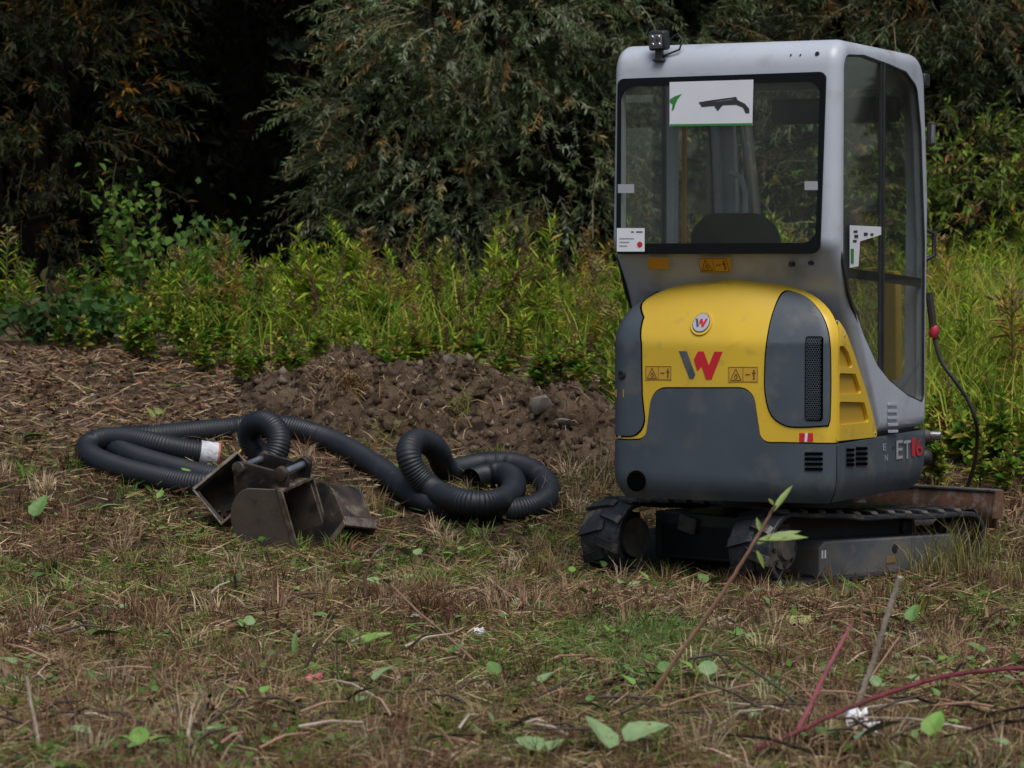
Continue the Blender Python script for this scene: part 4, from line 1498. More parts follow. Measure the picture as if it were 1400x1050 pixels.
for k in range(60):
    t = random.random()
    px = random.uniform(370, 828)
    topy = np.interp(px, [350, 420, 470, 540, 600, 650, 720, 790, 830], [545, 515, 497, 505, 497, 508, 540, 556, 590])
    py = random.uniform(topy + 6, min(topy + 120, 625))
    put_rock(px, py, 8 + 22 * random.random() ** 2.5, RK, 'earth_clod', 'crumbly clod of earth on the %s of the soil heap' % ('left third' if px < 520 else 'middle' if px < 680 else 'right third'), 'clod', 'clods of earth on the heap', sink=0.38)

# crumbs of soil: too small to count
n = 5200
x = rng.uniform(-2.0, 0.8, n)
y = rng.uniform(15.95, 18.2, n)
k = rng.random(n) < np.clip((heap_h(x, y) + 0.05) / 0.10, 0.06, 1)
x, y = x[k], y[k]
n = len(x)
r_ = 0.004 + 0.026 * rng.random(n) ** 5
oc = np.array([[1, 0, 0], [-1, 0, 0], [0, 1, 0], [0, -1, 0], [0, 0, 1], [0, 0, -1.0]])
fc = np.array([[0, 2, 4], [2, 1, 4], [1, 3, 4], [3, 0, 4], [2, 0, 5], [1, 2, 5], [3, 1, 5], [0, 3, 5]])
co = np.stack([x, y, hheap(x, y) + r_ * 0.3], -1)[:, None, :] + (oc[None] + rng.normal(size=(n, 6, 3)) * 0.35) * r_[:, None, None]
F = (np.arange(n)[:, None, None] * 6 + fc[None]).reshape(-1, 3)
cc = np.array([(0.105, 0.074, 0.05), (0.055, 0.037, 0.025), (0.16, 0.125, 0.09)])[rng.choice(3, n, p=[.45, .43, .12])] * rng.uniform(.75, 1.25, (n, 1))
me = bpy.data.meshes.new('crumbs')
raw_mesh(me, co.reshape(-1, 3) - np.array(heap.location), F, np.repeat(cc, 6, 0))
tag(link('crumbs', me, STRAWM, heap), kind='stuff')

# ------------------------------------------------------------------ foliage tools (all numpy)
def unit(v):
    return v / np.maximum(1e-9, np.linalg.norm(v, axis=-1, keepdims=True))

def rvec(n, g=None):
    g = g or rng
    return unit(g.normal(size=(n, 3)))

def leaves_lance(P, D, N, L, W, col):
    """narrow two-triangle leaves folded on the midrib; returns verts, tris, colours"""
    n = len(P)
    D = unit(D)
    N = unit(N - D * (N * D).sum(-1, keepdims=True))
    Sd = np.cross(D, N)
    L, W = L[:, None], W[:, None]
    v0 = P
    v1 = P + D * L * 0.42 + Sd * W * 0.5 + N * W * 0.22
    v2 = P + D * L * 0.42 - Sd * W * 0.5 + N * W * 0.22
    v3 = P + D * L - N * L * 0.10
    co = np.stack([v0, v1, v2, v3], 1).reshape(-1, 3)
    i = np.arange(n)[:, None] * 4
    F = np.concatenate([i + [[0, 1, 3]], i + [[0, 3, 2]]], 1).reshape(-1, 3)
    return co, F, np.repeat(col, 4, 0)

def leaves_broad(P, D, N, L, W, col):
    n = len(P)
    D = unit(D)
    N = unit(N - D * (N * D).sum(-1, keepdims=True))
    Sd = np.cross(D, N)
    L, W = L[:, None], W[:, None]
    vs = [P,
          P + D * L * 0.30 + Sd * W * 0.5 + N * W * 0.12, P + D * L * 0.30 - Sd * W * 0.5 + N * W * 0.12,
          P + D * L * 0.68 + Sd * W * 0.36 + N * W * 0.05, P + D * L * 0.68 - Sd * W * 0.36 + N * W * 0.05,
          P + D * L - N * L * 0.14, P + D * L * 0.5 - N * W * 0.04]
    co = np.stack(vs, 1).reshape(-1, 3)
    i = np.arange(n)[:, None] * 7
    F = np.concatenate([i + [t] for t in ([0, 1, 6], [1, 3, 6], [3, 5, 6], [0, 6, 2], [2, 6, 4], [4, 6, 5])], 1).reshape(-1, 3)
    return co, F, np.repeat(col, 7, 0)

def merge(parts):
    cs, fs, ks = [], [], []
    k = 0
    for c, f, q in parts:
        cs.append(c)
        fs.append(f + k)
        ks.append(q)
        k += len(c)
    return np.concatenate(cs), np.concatenate(fs), np.concatenate(ks)

def tri_obj(name, data, mat, parent=None, origin=(0, 0, 0)):
    co, F, c = data
    me = bpy.data.meshes.new(name)
    raw_mesh(me, co - np.array(origin), F, c)
    return link(name, me, mat, parent)

def palette(n, cols, wts, var=0.22, g=None):
    g = g or rng
    cols = np.array(cols)
    k = g.choice(len(cols), n, p=np.array(wts) / np.sum(wts))
    c = cols[k] * g.uniform(1 - var, 1 + var, (n, 1)) * g.uniform(1 - var * 0.3, 1 + var * 0.3, (n, 3))
    return np.clip(c, 0.002, 0.9)

def sprays(O, D, length, nl, L, W, cols, wts, droop=0.5, spread=0.75, g=None, patch=None, mixed=0.10):
    """leafy shoots: origin O, direction D, curving down; returns leaf data and twig data"""
    g = g or rng
    n = len(O)
    ln = length * g.uniform(0.6, 1.25, (n, 1, 1))
    t = (np.arange(nl)[None, :, None] + g.uniform(0, 1, (n, nl, 1))) / nl
    D = unit(D)[:, None, :]
    down = np.array([0, 0, -1.0])
    dr = droop * g.uniform(0.3, 1.5, (n, 1, 1))
    P = O[:, None, :] + D * ln * t + down * ln * dr * t ** 2
    T = unit(D + down * 2 * dr * t)
    rv = unit(g.normal(size=(n, nl, 3)))
    rv = unit(rv - T * (rv * T).sum(-1, keepdims=True))
    LD = unit(T * 0.75 + rv * spread + down * 0.15)
    NN = unit(np.array([0, 0, 0.9]) + g.normal(size=(n, nl, 3)) * 0.55)
    LL = L * g.uniform(0.55, 1.2, (n, nl)) * (1.05 - 0.35 * t[:, :, 0])
    WW = LL * W * g.uniform(0.8, 1.2, (n, nl))
    base = palette(n, cols, wts, 0.18, g)
    if patch is not None:
        base = base * patch[:, None]
    C = np.repeat(base[:, None, :], nl, 1) * g.uniform(0.72, 1.3, (n, nl, 1))
    odd = g.random((n, nl)) < mixed
    C[odd] = palette(int(odd.sum()), cols, wts, 0.25, g)
    leaf = leaves_lance(P.reshape(-1, 3), LD.reshape(-1, 3), NN.reshape(-1, 3), LL.ravel(), WW.ravel(), np.clip(C.reshape(-1, 3), 0.002, .9))
    # twigs
    m = 4
    tt = np.linspace(0, 1, m)[None, :, None]
    A = O[:, None, :] + D * ln * tt + down * ln * dr * tt ** 2
    r0 = 0.0046 * (1.1 - tt)
    k = np.arange(3) * 2 * PI / 3
    off = np.stack([np.cos(k), np.sin(k) * 0.6, np.sin(k) * 0.8], -1)
    V = (A[:, :, None, :] + r0[:, :, None, :] * off[None, None]).reshape(-1, 3)
    b = (np.arange(n)[:, None, None, None] * m + np.arange(m - 1)[None, :, None, None]) * 3
    q = np.arange(3)[None, None, :, None]
    q2 = (q + 1) % 3
    F = np.concatenate([np.concatenate([b + q, b + q2, b + 3 + q2], -1), np.concatenate([b + q, b + 3 + q2, b + 3 + q], -1)], 2).reshape(-1, 3)
    tw = (V, F, np.repeat(palette(n, [(0.34, 0.27, 0.18), (0.12, 0.09, 0.06)], [1, 2], 0.2, g) * (patch[:, None] if patch is not None else 1) * min(1.0, float(np.mean(base)) * 9), m * 3, 0))
    return leaf, tw

def limb_tube(mb, a, b, r0, r1, bend=0.25, seg=7, n=7):
    a, b = Vector(a), Vector(b)
    side_ = Vector((random.uniform(-1, 1), random.uniform(-1, 1), random.uniform(-0.2, 0.4))) * bend
    path = [a.lerp(b, t) + side_ * math.sin(PI * t) * (1 - 0.3 * t) for t in np.linspace(0, 1, n)]
    mb.tube(path, list(np.linspace(r0, r1, n)), seg)

def tree(name, label, base, lobes, dens, cols, wts, L=0.105, W=0.19, length=0.5, nl=22, droop=0.5, group=None, shade=None, inner=0.35, cat='tree', r0=0.11, front=True, mixed=0.10):
    """lobes: (cx, cy, cz, rx, ry, rz).  dens: shoots per square metre of lobe surface"""
    base = (base[0], base[1], float(hbase(base[0], base[1])))
    root = empty(name, base, label, cat, group)
    Os, Ds, pt = [], [], []
    for lb in lobes:
        c, r_ = np.array(lb[:3]), np.array(lb[3:6])
        area = 4 * PI * ((r_[0] * r_[1]) ** 1.6 / 3 + (r_[0] * r_[2]) ** 1.6 / 3 + (r_[1] * r_[2]) ** 1.6 / 3) ** (1 / 1.6)
        n = int(area * dens)
        d = rvec(n)
        if front:                                   # the far side of the crown needs fewer shoots
            keep = (d[:, 1] < 0.35) | (rng.random(n) < 0.3)
            d = d[keep]
        n = len(d)
        k = rng.uniform(0.80, 1.05, (n, 1)) * (1 + 0.18 * vnoise(d[:, 0] * 3 + c[0], d[:, 2] * 3 + d[:, 1] * 2, 1.0, 9, 2)[:, None])
        isin = rng.random(n) < inner
        k[isin] *= rng.uniform(0.55, 0.9, (isin.sum(), 1))
        P = c + d * r_ * k
        ok = np.ones(n, bool)
        for l2 in lobes:
            if l2 is lb:
                continue
            q = (P - np.array(l2[:3])) / np.array(l2[3:6])
            ok &= (q ** 2).sum(1) > 0.35
        ok &= P[:, 2] > hbase(P[:, 0], P[:, 1]) + 0.15
        P, d = P[ok], d[ok]
        Os.append(P)
        Ds.append(unit(d * np.array([1, 1, 0.6]) + rvec(len(P)) * 0.55 + np.array([0, -0.1, 0.15])))
        pt.append(0.75 + 0.5 * (vnoise(P[:, 0], P[:, 2], 1.5, 17, 2) + 1) / 2)
    O, D, pt = np.concatenate(Os), np.concatenate(Ds), np.concatenate(pt)
    leaf, tw = sprays(O, D, length, nl, L, W, cols, wts, droop, patch=pt, mixed=mixed)
    tri_obj('crown', leaf, LEAF, root, base)
    tri_obj('twigs', tw, STRAWM, root, base)['kind'] = 'stuff'
    mb = MB()
    b0 = Vector(base) - Vector((0, 0, 0.1))
    for lb in lobes:
        c = Vector(lb[:3])
        fork = b0.lerp(Vector((c.x * 0.4 + base[0] * 0.6, c.y * 0.4 + base[1] * 0.6, base[2] + (c.z - base[2]) * 0.45)), 1)
        limb_tube(mb, b0 + Vector((random.uniform(-.08, .08), random.uniform(-.08, .08), 0)), fork, r0, r0 * 0.7, 0.08)
        limb_tube(mb, fork, c, r0 * 0.7, r0 * 0.3, 0.2)
        for _ in range(5):
            e = c + Vector((random.uniform(-.8, .8) * lb[3], random.uniform(-.9, .5) * lb[4], random.uniform(-.6, .8) * lb[5]))
            limb_tube(mb, c.lerp(fork, random.uniform(0, .5)), e, r0 * 0.28, 0.008, 0.15, 5, 6)
    mb.build('trunk', BARK, root, Matrix.Translation(-Vector(base)))
    return root

WIL = [(0.145, 0.195, 0.095), (0.09, 0.135, 0.05), (0.25, 0.29, 0.185), (0.26, 0.215, 0.095), (0.31, 0.19, 0.06)]
WILW = [4, 4, 2.2, 1.3, 0.5]
tree('willow_tree', 'grey-green willow with drooping shoots between the dark gap and the cab', (0.1, 23.6),
     [(-0.55, 22.9, 2.15, 0.85, 0.75, 0.95), (0.35, 22.9, 2.35, 1.05, 0.8, 1.10), (-0.20, 22.6, 3.3, 1.0, 0.85, 0.8), (0.9, 23.2, 3.4, 1.2, 1.0, 1.0), (0.1, 23.3, 4.8, 1.9, 1.3, 1.3),
      (-0.95, 22.75, 2.6, 0.55, 0.55, 0.55)],
     72, WIL, WILW, L=0.080, W=0.20, length=0.42, nl=26, droop=0.35)
WIR = [(0.10, 0.135, 0.06), (0.07, 0.10, 0.04), (0.14, 0.16, 0.095), (0.18, 0.12, 0.04), (0.20, 0.10, 0.03)]
tree('willow_tree', 'darker willow rising behind the right side of the cab', (3.4, 23.8),
     [(2.5, 22.9, 2.6, 1.0, 0.8, 1.0), (3.6, 22.9, 2.7, 1.1, 0.8, 1.1), (3.1, 22.7, 3.7, 1.2, 0.9, 0.9), (4.6, 23.2, 3.3, 1.1, 0.9, 1.3), (3.2, 23.4, 5.0, 2.0, 1.3, 1.3), (1.7, 23.3, 2.0, 0.8, 0.7, 0.9)],
     50, WIR, [4, 4, 2, 1.2, 0.5], L=0.10, W=0.19, length=0.45, nl=22, droop=0.35)
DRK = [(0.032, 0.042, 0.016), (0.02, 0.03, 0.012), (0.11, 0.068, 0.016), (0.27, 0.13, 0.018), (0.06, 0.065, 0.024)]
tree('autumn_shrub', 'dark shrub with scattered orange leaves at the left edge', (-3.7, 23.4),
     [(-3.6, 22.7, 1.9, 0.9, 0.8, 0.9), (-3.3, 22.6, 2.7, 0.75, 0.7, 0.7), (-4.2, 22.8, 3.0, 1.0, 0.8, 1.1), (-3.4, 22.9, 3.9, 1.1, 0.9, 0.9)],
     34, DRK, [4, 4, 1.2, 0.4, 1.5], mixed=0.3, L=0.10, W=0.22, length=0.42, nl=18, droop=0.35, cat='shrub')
tree('dark_tree', 'tall tree with leaves darkened for deep shade behind the gap beside the willow', (-2.2, 26.0),
     [(-2.6, 25.6, 2.3, 1.1, 0.8, 1.2), (-1.6, 25.8, 2.8, 1.0, 0.8, 1.3), (-2.2, 25.2, 4.6, 1.8, 1.6, 1.1), (-2.4, 24.4, 6.2, 2.4, 2.2, 1.3)],  # upper lobes reach forward above the view to shade the gap
     24, [(0.012, 0.017, 0.008), (0.008, 0.012, 0.006), (0.05, 0.03, 0.01)], [4, 4, 0.5], L=0.13, W=0.26, length=0.5, nl=16, droop=0.4, r0=0.16)  # near-black leaves put the shade of the gap into the colour
tree('dark_tree', 'unseen leafy tree added above the left edge to shade the trees below', (-4.9, 24.6),  # added out of view; its high canopy keeps sky light off the left
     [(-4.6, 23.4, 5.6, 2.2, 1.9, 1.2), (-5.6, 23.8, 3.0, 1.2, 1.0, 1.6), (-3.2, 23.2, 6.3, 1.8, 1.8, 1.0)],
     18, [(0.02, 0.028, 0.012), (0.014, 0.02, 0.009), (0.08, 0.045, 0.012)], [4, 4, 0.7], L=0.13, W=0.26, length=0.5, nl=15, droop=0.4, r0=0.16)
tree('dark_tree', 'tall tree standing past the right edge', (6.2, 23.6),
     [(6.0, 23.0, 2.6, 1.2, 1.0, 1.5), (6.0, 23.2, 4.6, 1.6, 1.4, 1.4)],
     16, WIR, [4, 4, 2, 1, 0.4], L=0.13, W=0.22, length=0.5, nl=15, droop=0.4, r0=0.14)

# the wood behind: one dark mass of leaves
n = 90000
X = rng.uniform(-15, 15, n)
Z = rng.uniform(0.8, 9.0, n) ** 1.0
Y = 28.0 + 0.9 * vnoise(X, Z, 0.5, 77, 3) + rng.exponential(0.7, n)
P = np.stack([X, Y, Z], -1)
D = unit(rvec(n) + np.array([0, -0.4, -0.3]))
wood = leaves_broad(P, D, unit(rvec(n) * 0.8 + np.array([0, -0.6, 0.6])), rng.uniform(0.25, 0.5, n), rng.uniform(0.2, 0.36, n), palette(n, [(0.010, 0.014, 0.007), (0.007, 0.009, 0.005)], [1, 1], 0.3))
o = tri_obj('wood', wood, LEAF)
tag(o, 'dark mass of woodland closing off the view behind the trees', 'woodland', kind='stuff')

# ------------------------------------------------------------------ tall weeds
def goldenrod_mesh(seed, h, cols, wts, plume=None, nl=60, L=0.15, W=0.145, broad=False, branch=2):
    g = np.random.default_rng(seed)
    lean = g.normal(size=2) * 0.15 * h
    parts, stems = [], []
    st = MB()
    axes = [(0.0, h, lean, np.zeros(2))]
    for b in range(branch):
        z0 = g.uniform(0.15, 0.6) * h
        axes.append((z0, h * g.uniform(0.55, 0.95) - z0 * 0.3, lean + g.normal(size=2) * 0.22 * h, lean * (z0 / h) ** 2))
    for ai, (z0, hh, ln_, o_) in enumerate(axes):
        k = int(nl * (1 if ai == 0 else 0.5))
        t = (np.arange(k) + g.random(k)) / k
        t = 0.20 + 0.8 * t if ai == 0 else 0.15 + 0.85 * t
        top_ = z0 + (hh if ai == 0 else (hh - z0) if hh > z0 else 0.2)
        z = z0 + (top_ - z0) * t
        P = np.stack([o_[0] + (ln_[0] - o_[0]) * t ** 1.6, o_[1] + (ln_[1] - o_[1]) * t ** 1.6, z], -1)
        a = np.arange(k) * 2.4 + g.uniform(0, 6)
        el = -0.15 + 1.15 * t + g.normal(size=k) * 0.28
        D = np.stack([np.cos(a) * np.cos(el), np.sin(a) * np.cos(el), np.sin(el)], -1)
        LL = L * (1.12 - 0.72 * t) * g.uniform(0.7, 1.25, k)
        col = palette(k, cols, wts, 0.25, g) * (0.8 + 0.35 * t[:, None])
        fn = leaves_broad if broad else leaves_lance
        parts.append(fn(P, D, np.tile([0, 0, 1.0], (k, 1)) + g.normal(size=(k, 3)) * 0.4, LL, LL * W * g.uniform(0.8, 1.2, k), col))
        path = [(o_[0] + (ln_[0] - o_[0]) * s ** 1.6, o_[1] + (ln_[1] - o_[1]) * s ** 1.6, z0 + (top_ - z0) * s - (0.03 if ai == 0 and s == 0 else 0)) for s in np.linspace(0, 1, 5)]
        st.tube(path, list(np.linspace(0.006 if ai == 0 else 0.0035, 0.0018, 5)), 4)
        if plume is not None and (ai == 0 or g.random() < 0.4):
            m = 34
            u = g.random(m)
            Pp = np.array(path[-1]) + np.stack([g.normal(size=m) * 0.02, g.normal(size=m) * 0.02, -0.14 * u + 0.03], -1)
            aa = g.uniform(0, 2 * PI, m)
            Dp = np.stack([np.cos(aa), np.sin(aa), g.uniform(0.2, 1.0, m)], -1)
            parts.append(leaves_lance(Pp, Dp, rvec(m, g), g.uniform(0.03, 0.07, m), g.uniform(0.010, 0.02, m), palette(m, plume, [1] * len(plume), 0.25, g)))
    me = bpy.data.meshes.new('foliage')
    raw_mesh(me, *merge(parts))
    me.materials.append(LEAF)
    ms = st.mesh('stem', None, True)
    return me, ms

GR1 = [(0.27, 0.39, 0.03), (0.17, 0.29, 0.022), (0.42, 0.49, 0.06), (0.46, 0.37, 0.05), (0.08, 0.17, 0.018)]
GR2 = [(0.11, 0.23, 0.022), (0.065, 0.155, 0.018), (0.16, 0.28, 0.03), (0.28, 0.28, 0.035)]
GRO = [(0.42, 0.30, 0.06), (0.45, 0.25, 0.08), (0.30, 0.30, 0.04), (0.32, 0.17, 0.06)]
GRD = [(0.11, 0.055, 0.03), (0.15, 0.085, 0.045), (0.075, 0.04, 0.028), (0.14, 0.12, 0.04)]
STEMG = material('weed_stem', (0.12, 0.11, 0.035), 0.8, col2=(0.10, 0.05, 0.025), nscale=6)
STEMR = material('dry_stem', (0.12, 0.055, 0.035), 0.8, col2=(0.07, 0.035, 0.025), nscale=6)
PL = [(0.26, 0.19, 0.10), (0.22, 0.14, 0.07), (0.30, 0.25, 0.10)]
kinds = {
    'golden': [goldenrod_mesh(100 + i, rng.uniform(0.40, 0.76), GR1, [4, 3, 3, 1.5, 2], PL if i % 5 == 0 else None, int(rng.uniform(38, 78)), rng.uniform(0.095, 0.17), rng.uniform(0.12, 0.20), False, int(rng.integers(0, 4))) for i in range(16)],
    'green': [goldenrod_mesh(200 + i, rng.uniform(0.38, 0.58), GR2, [3, 3, 2, 1], None, 70, 0.13, 0.24) for i in range(5)],
    'orange': [goldenrod_mesh(300 + i, rng.uniform(0.55, 0.72), GRO, [3, 2, 2, 1], PL) for i in range(3)],
    'dry': [goldenrod_mesh(400 + i, rng.uniform(0.5, 0.66), GRD, [3, 2, 2, 1], None, 50, 0.06, 0.30) for i in range(3)],
    'nettle': [goldenrod_mesh(500 + i, rng.uniform(0.28, 0.42), GR2 + [(0.36, 0.36, 0.06), (0.30, 0.16, 0.06)], [3, 2, 3, 2, 2, 0.6], None, 34, 0.10, 0.58, True, 2) for i in range(4)],
}
for k, lst in kinds.items():
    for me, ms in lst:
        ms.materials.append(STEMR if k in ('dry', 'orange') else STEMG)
WEED = {'golden': ('goldenrod_plant', 'yellow-green goldenrod'), 'green': ('leafy_weed', 'mid-green leafy weed'), 'orange': ('goldenrod_plant', 'orange-tinged seeding goldenrod'),
        'dry': ('dry_weed', 'brown-red withered weed'), 'nettle': ('low_weed', 'low broad-leaved weed')}
def weed(kind, x, y, where, s=1.0, label=None, cat='plant', group=True):
    me, ms = random.choice(kinds[kind])
    nm, ds = WEED[kind]
    lab = label or (ds + ' ' + where)
    r_ = empty(nm, (x, y, float(hter(x, y)) - 0.01), lab, cat, (ds + ' plants ' + where) if group else None, random.uniform(0, 6.28))
    r_.scale = (s, s, s * random.uniform(0.9, 1.1))
    link('stem', ms, None, r_)
    link('foliage', me, None, r_)
    return r_

def weed_front(x):
    """near edge of the weed stand"""
    px = 700 + x / 18.5 * FOC
    return np.interp(px, [-200, 60, 200, 330, 420, 640, 830, 1000, 1240, 1300, 1500], [19.2, 19.0, 18.6, 17.9, 18.0, 18.0, 17.3, 17.0, 16.6, 16.0, 15.9])

# stand on the left and behind the heap
cnt = 0
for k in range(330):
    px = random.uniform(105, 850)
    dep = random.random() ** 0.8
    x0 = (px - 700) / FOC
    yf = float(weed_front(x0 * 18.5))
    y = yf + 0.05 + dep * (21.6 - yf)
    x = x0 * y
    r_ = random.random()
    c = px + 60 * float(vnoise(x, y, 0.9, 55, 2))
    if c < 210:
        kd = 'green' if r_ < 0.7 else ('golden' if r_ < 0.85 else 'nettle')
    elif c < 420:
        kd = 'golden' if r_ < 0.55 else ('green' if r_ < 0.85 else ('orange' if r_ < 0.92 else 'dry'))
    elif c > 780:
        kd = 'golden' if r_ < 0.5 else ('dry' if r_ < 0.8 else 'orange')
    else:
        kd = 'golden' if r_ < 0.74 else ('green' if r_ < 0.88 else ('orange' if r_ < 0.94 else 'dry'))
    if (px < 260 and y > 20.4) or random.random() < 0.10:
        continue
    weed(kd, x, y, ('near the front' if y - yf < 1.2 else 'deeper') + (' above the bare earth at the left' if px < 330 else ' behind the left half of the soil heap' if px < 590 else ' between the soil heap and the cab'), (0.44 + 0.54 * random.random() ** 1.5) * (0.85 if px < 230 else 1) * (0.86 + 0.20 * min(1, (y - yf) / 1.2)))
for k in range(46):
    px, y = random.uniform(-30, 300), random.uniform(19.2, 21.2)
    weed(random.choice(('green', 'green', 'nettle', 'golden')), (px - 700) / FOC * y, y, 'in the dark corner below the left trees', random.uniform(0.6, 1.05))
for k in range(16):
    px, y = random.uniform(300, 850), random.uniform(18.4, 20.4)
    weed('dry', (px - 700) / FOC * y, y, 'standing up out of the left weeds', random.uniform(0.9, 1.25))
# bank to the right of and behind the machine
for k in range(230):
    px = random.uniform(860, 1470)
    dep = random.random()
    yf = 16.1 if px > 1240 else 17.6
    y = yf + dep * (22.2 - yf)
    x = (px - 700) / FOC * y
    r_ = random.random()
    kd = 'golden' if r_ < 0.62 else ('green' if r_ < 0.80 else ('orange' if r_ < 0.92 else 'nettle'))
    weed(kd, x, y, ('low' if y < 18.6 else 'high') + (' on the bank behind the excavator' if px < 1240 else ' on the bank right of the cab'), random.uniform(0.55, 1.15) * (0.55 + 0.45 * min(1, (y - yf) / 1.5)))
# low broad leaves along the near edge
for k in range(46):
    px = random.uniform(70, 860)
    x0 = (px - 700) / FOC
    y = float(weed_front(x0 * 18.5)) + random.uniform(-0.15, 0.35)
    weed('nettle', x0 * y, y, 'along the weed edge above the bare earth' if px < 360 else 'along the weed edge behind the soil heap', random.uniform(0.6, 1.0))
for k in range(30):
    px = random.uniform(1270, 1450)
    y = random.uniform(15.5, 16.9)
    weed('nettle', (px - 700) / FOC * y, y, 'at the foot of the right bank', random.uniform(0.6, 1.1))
# singled-out plants
y = 19.4
p = at(196, 330, y)
def shrub_round(px, py0, py1, Y, label, cols, wts, n=160, Lf=0.085):
    a, b = at(px, py1, Y), at(px, py0, Y)
    z0 = float(hter(a.x, Y))
    root = empty('broadleaf_shrub', (a.x, Y, z0), label, 'shrub')
    H = b.z - z0
    st = MB()
    parts = []
    for k in range(9):
        e = Vector((random.uniform(-.32, .32), random.uniform(-.25, .25), H * random.uniform(0.7, 1.0)))
        path = [Vector((0, 0, -0.03)), e * 0.5 + Vector((0, 0, .08)), e]
        st.tube(path, [0.008, 0.005, 0.002], 5)
        m = n // 9
        t = rng.uniform(0.3, 1.0, m)
        P = np.outer(t, np.array(e)) + np.array([0, 0, 0.05]) + rng.normal(size=(m, 3)) * 0.07
        D = unit(rvec(m) + np.array([0, -0.3, -0.1]))
        L_ = rng.uniform(0.7, 1.2, m) * Lf
        parts.append(leaves_broad(P, D, unit(rvec(m) * 0.6 + np.array([0, -0.35, 0.9])), L_, L_ * rng.uniform(0.65, 0.85, m), palette(m, cols, wts, 0.2)))
    st.build('stem', STEMG, root)
    tri_obj('foliage', merge(parts), LEAF, root)
    return root
shrub_round(200, 245, 420, 20.0, 'bright green round-leaved shrub at the left above the weeds', [(0.10, 0.20, 0.03), (0.07, 0.15, 0.025), (0.15, 0.24, 0.05)], [2, 2, 1], 330, 0.062)
shrub_round(285, 285, 420, 20.4, 'darker round-leaved shrub right of the bright green one', [(0.05, 0.11, 0.025), (0.07, 0.13, 0.03)], [2, 1], 200, 0.065)
shrub_round(72, 385, 450, 19.3, 'withered plant with big brown leaves at the left edge of the weeds', [(0.17, 0.11, 0.06), (0.13, 0.12, 0.045)], [2, 1], 26, 0.11)
shrub_round(45, 430, 490, 19.3, 'dark green low shrub at the far left foot of the trees', [(0.03, 0.07, 0.02), (0.045, 0.09, 0.02)], [2, 1], 240, 0.07)
shrub_round(130, 420, 495, 19.1, 'deep green shrub beside the withered brown plant', [(0.035, 0.085, 0.02), (0.05, 0.11, 0.025)], [2, 1], 240, 0.07)
weed('orange', at(505, 400, 19.2).x, 19.2, '', 1.1, 'tallest pinkish-orange seed head standing in the left weeds', 'plant', False)
weed('golden', at(735, 400, 19.4).x, 19.4, '', 1.25, 'tallest yellow-green goldenrod left of the cab', 'plant', False)
weed('orange', at(1312, 380, 18.6).x, 18.6, '', 1.2, 'tall orange goldenrod right of the cab', 'plant', False)
weed('orange', at(1385, 480, 16.9).x, 16.9, '', 1.1, 'yellowed goldenrod at the right edge of the bank', 'plant', False)

# green bushes above the right bank
for bx, by_, bz, rr_, lab in ((3.05, 21.9, 1.75, 0.62, 'green bush right behind the cab door'), (3.75, 21.8, 1.7, 0.65, 'green bush at the right edge above the bank'), (2.35, 22.1, 1.6, 0.55, 'green bush hidden behind the cab glass'), (4.6, 22.0, 1.8, 0.7, 'green bush past the right edge')):
    tree('green_bush', lab, (bx, by_ + 0.2), [(bx, by_, bz, rr_, 0.5, rr_ * 0.85), (bx + 0.3, by_ - 0.1, bz + 0.35, rr_ * 0.6, 0.4, rr_ * 0.5)], 46, [(0.15, 0.23, 0.035), (0.10, 0.17, 0.028), (0.26, 0.25, 0.06), (0.26, 0.14, 0.05)], [4, 3, 1.8, 0.6],
         L=0.085, W=0.34, length=0.3, nl=14, droop=0.25, cat='bush', r0=0.03)

# ------------------------------------------------------------------ grass and litter
hose2 = HPts[::12, :2]
def blocked(x, y):
    """under the pipe, the tracks or the buckets"""
    m = np.zeros(len(x), bool)
    for a, b in hose2:
        m |= (x - a) ** 2 + (y - b) ** 2 < 0.045 ** 2
    dx_, dy_ = x - EC.x, y - EC.y
    a = dx_ * rgt_t.x + dy_ * rgt_t.y
    b = dx_ * fwt.x + dy_ * fwt.y
    m |= (np.abs(np.abs(a) - GAU) < 0.13) & (np.abs(b) < 0.80)
    m |= (np.abs(a) < 0.5) & (np.abs(b) < 0.55) & (rng.random(len(x)) < 0.8)
    m |= (np.abs(b - 0.97) < 0.04) & (np.abs(a) < 0.6)
    m |= (a > 0.5) & (a < 0.75) & (np.abs(b) < 0.75) & (rng.random(len(x)) < 0.55)
    m |= (np.abs(a) < 0.56) & (b < -0.75) & (b > -1.0) & (rng.random(len(x)) < 0.5)
    for g_ in (bA, bB, bC):
        m |= (x - g_.location.x) ** 2 + (y - g_.location.y) ** 2 < 0.10 ** 2
    return m

def sample_ground(n, y0=7.9, y1=18.6, near=1.15):
    k = int(n * 1.6)
    u = rng.random(k)
    y = (y0 ** (1 - near) + u * (y1 ** (1 - near) - y0 ** (1 - near))) ** (1 / (1 - near))
    x = (rng.random(k) * 2 - 1) * (y * 0.1667 + 0.75)
    ok = ~blocked(x, y)
    return x[ok][:n], y[ok][:n]

def green_amount(x, y):
    g = 0.33 + 0.75 * vnoise(x, y, 0.9, 61, 3)
    g = g + 1.1 * np.exp(-(((x - 0.42) / 0.48) ** 2 + ((y - 11.05) / 0.75) ** 2))       # mossy patch in front of the tracks
    g = g + 0.35 * np.exp(-(((x + 1.3) / 1.2) ** 2 + ((y - 14.4) / 1.2) ** 2))
    g = g + 0.3 * np.exp(-(((x - 1.9) / 0.5) ** 2 + ((y - 12.2) / 1.0) ** 2))
    return np.clip(g, 0.03, 0.95)

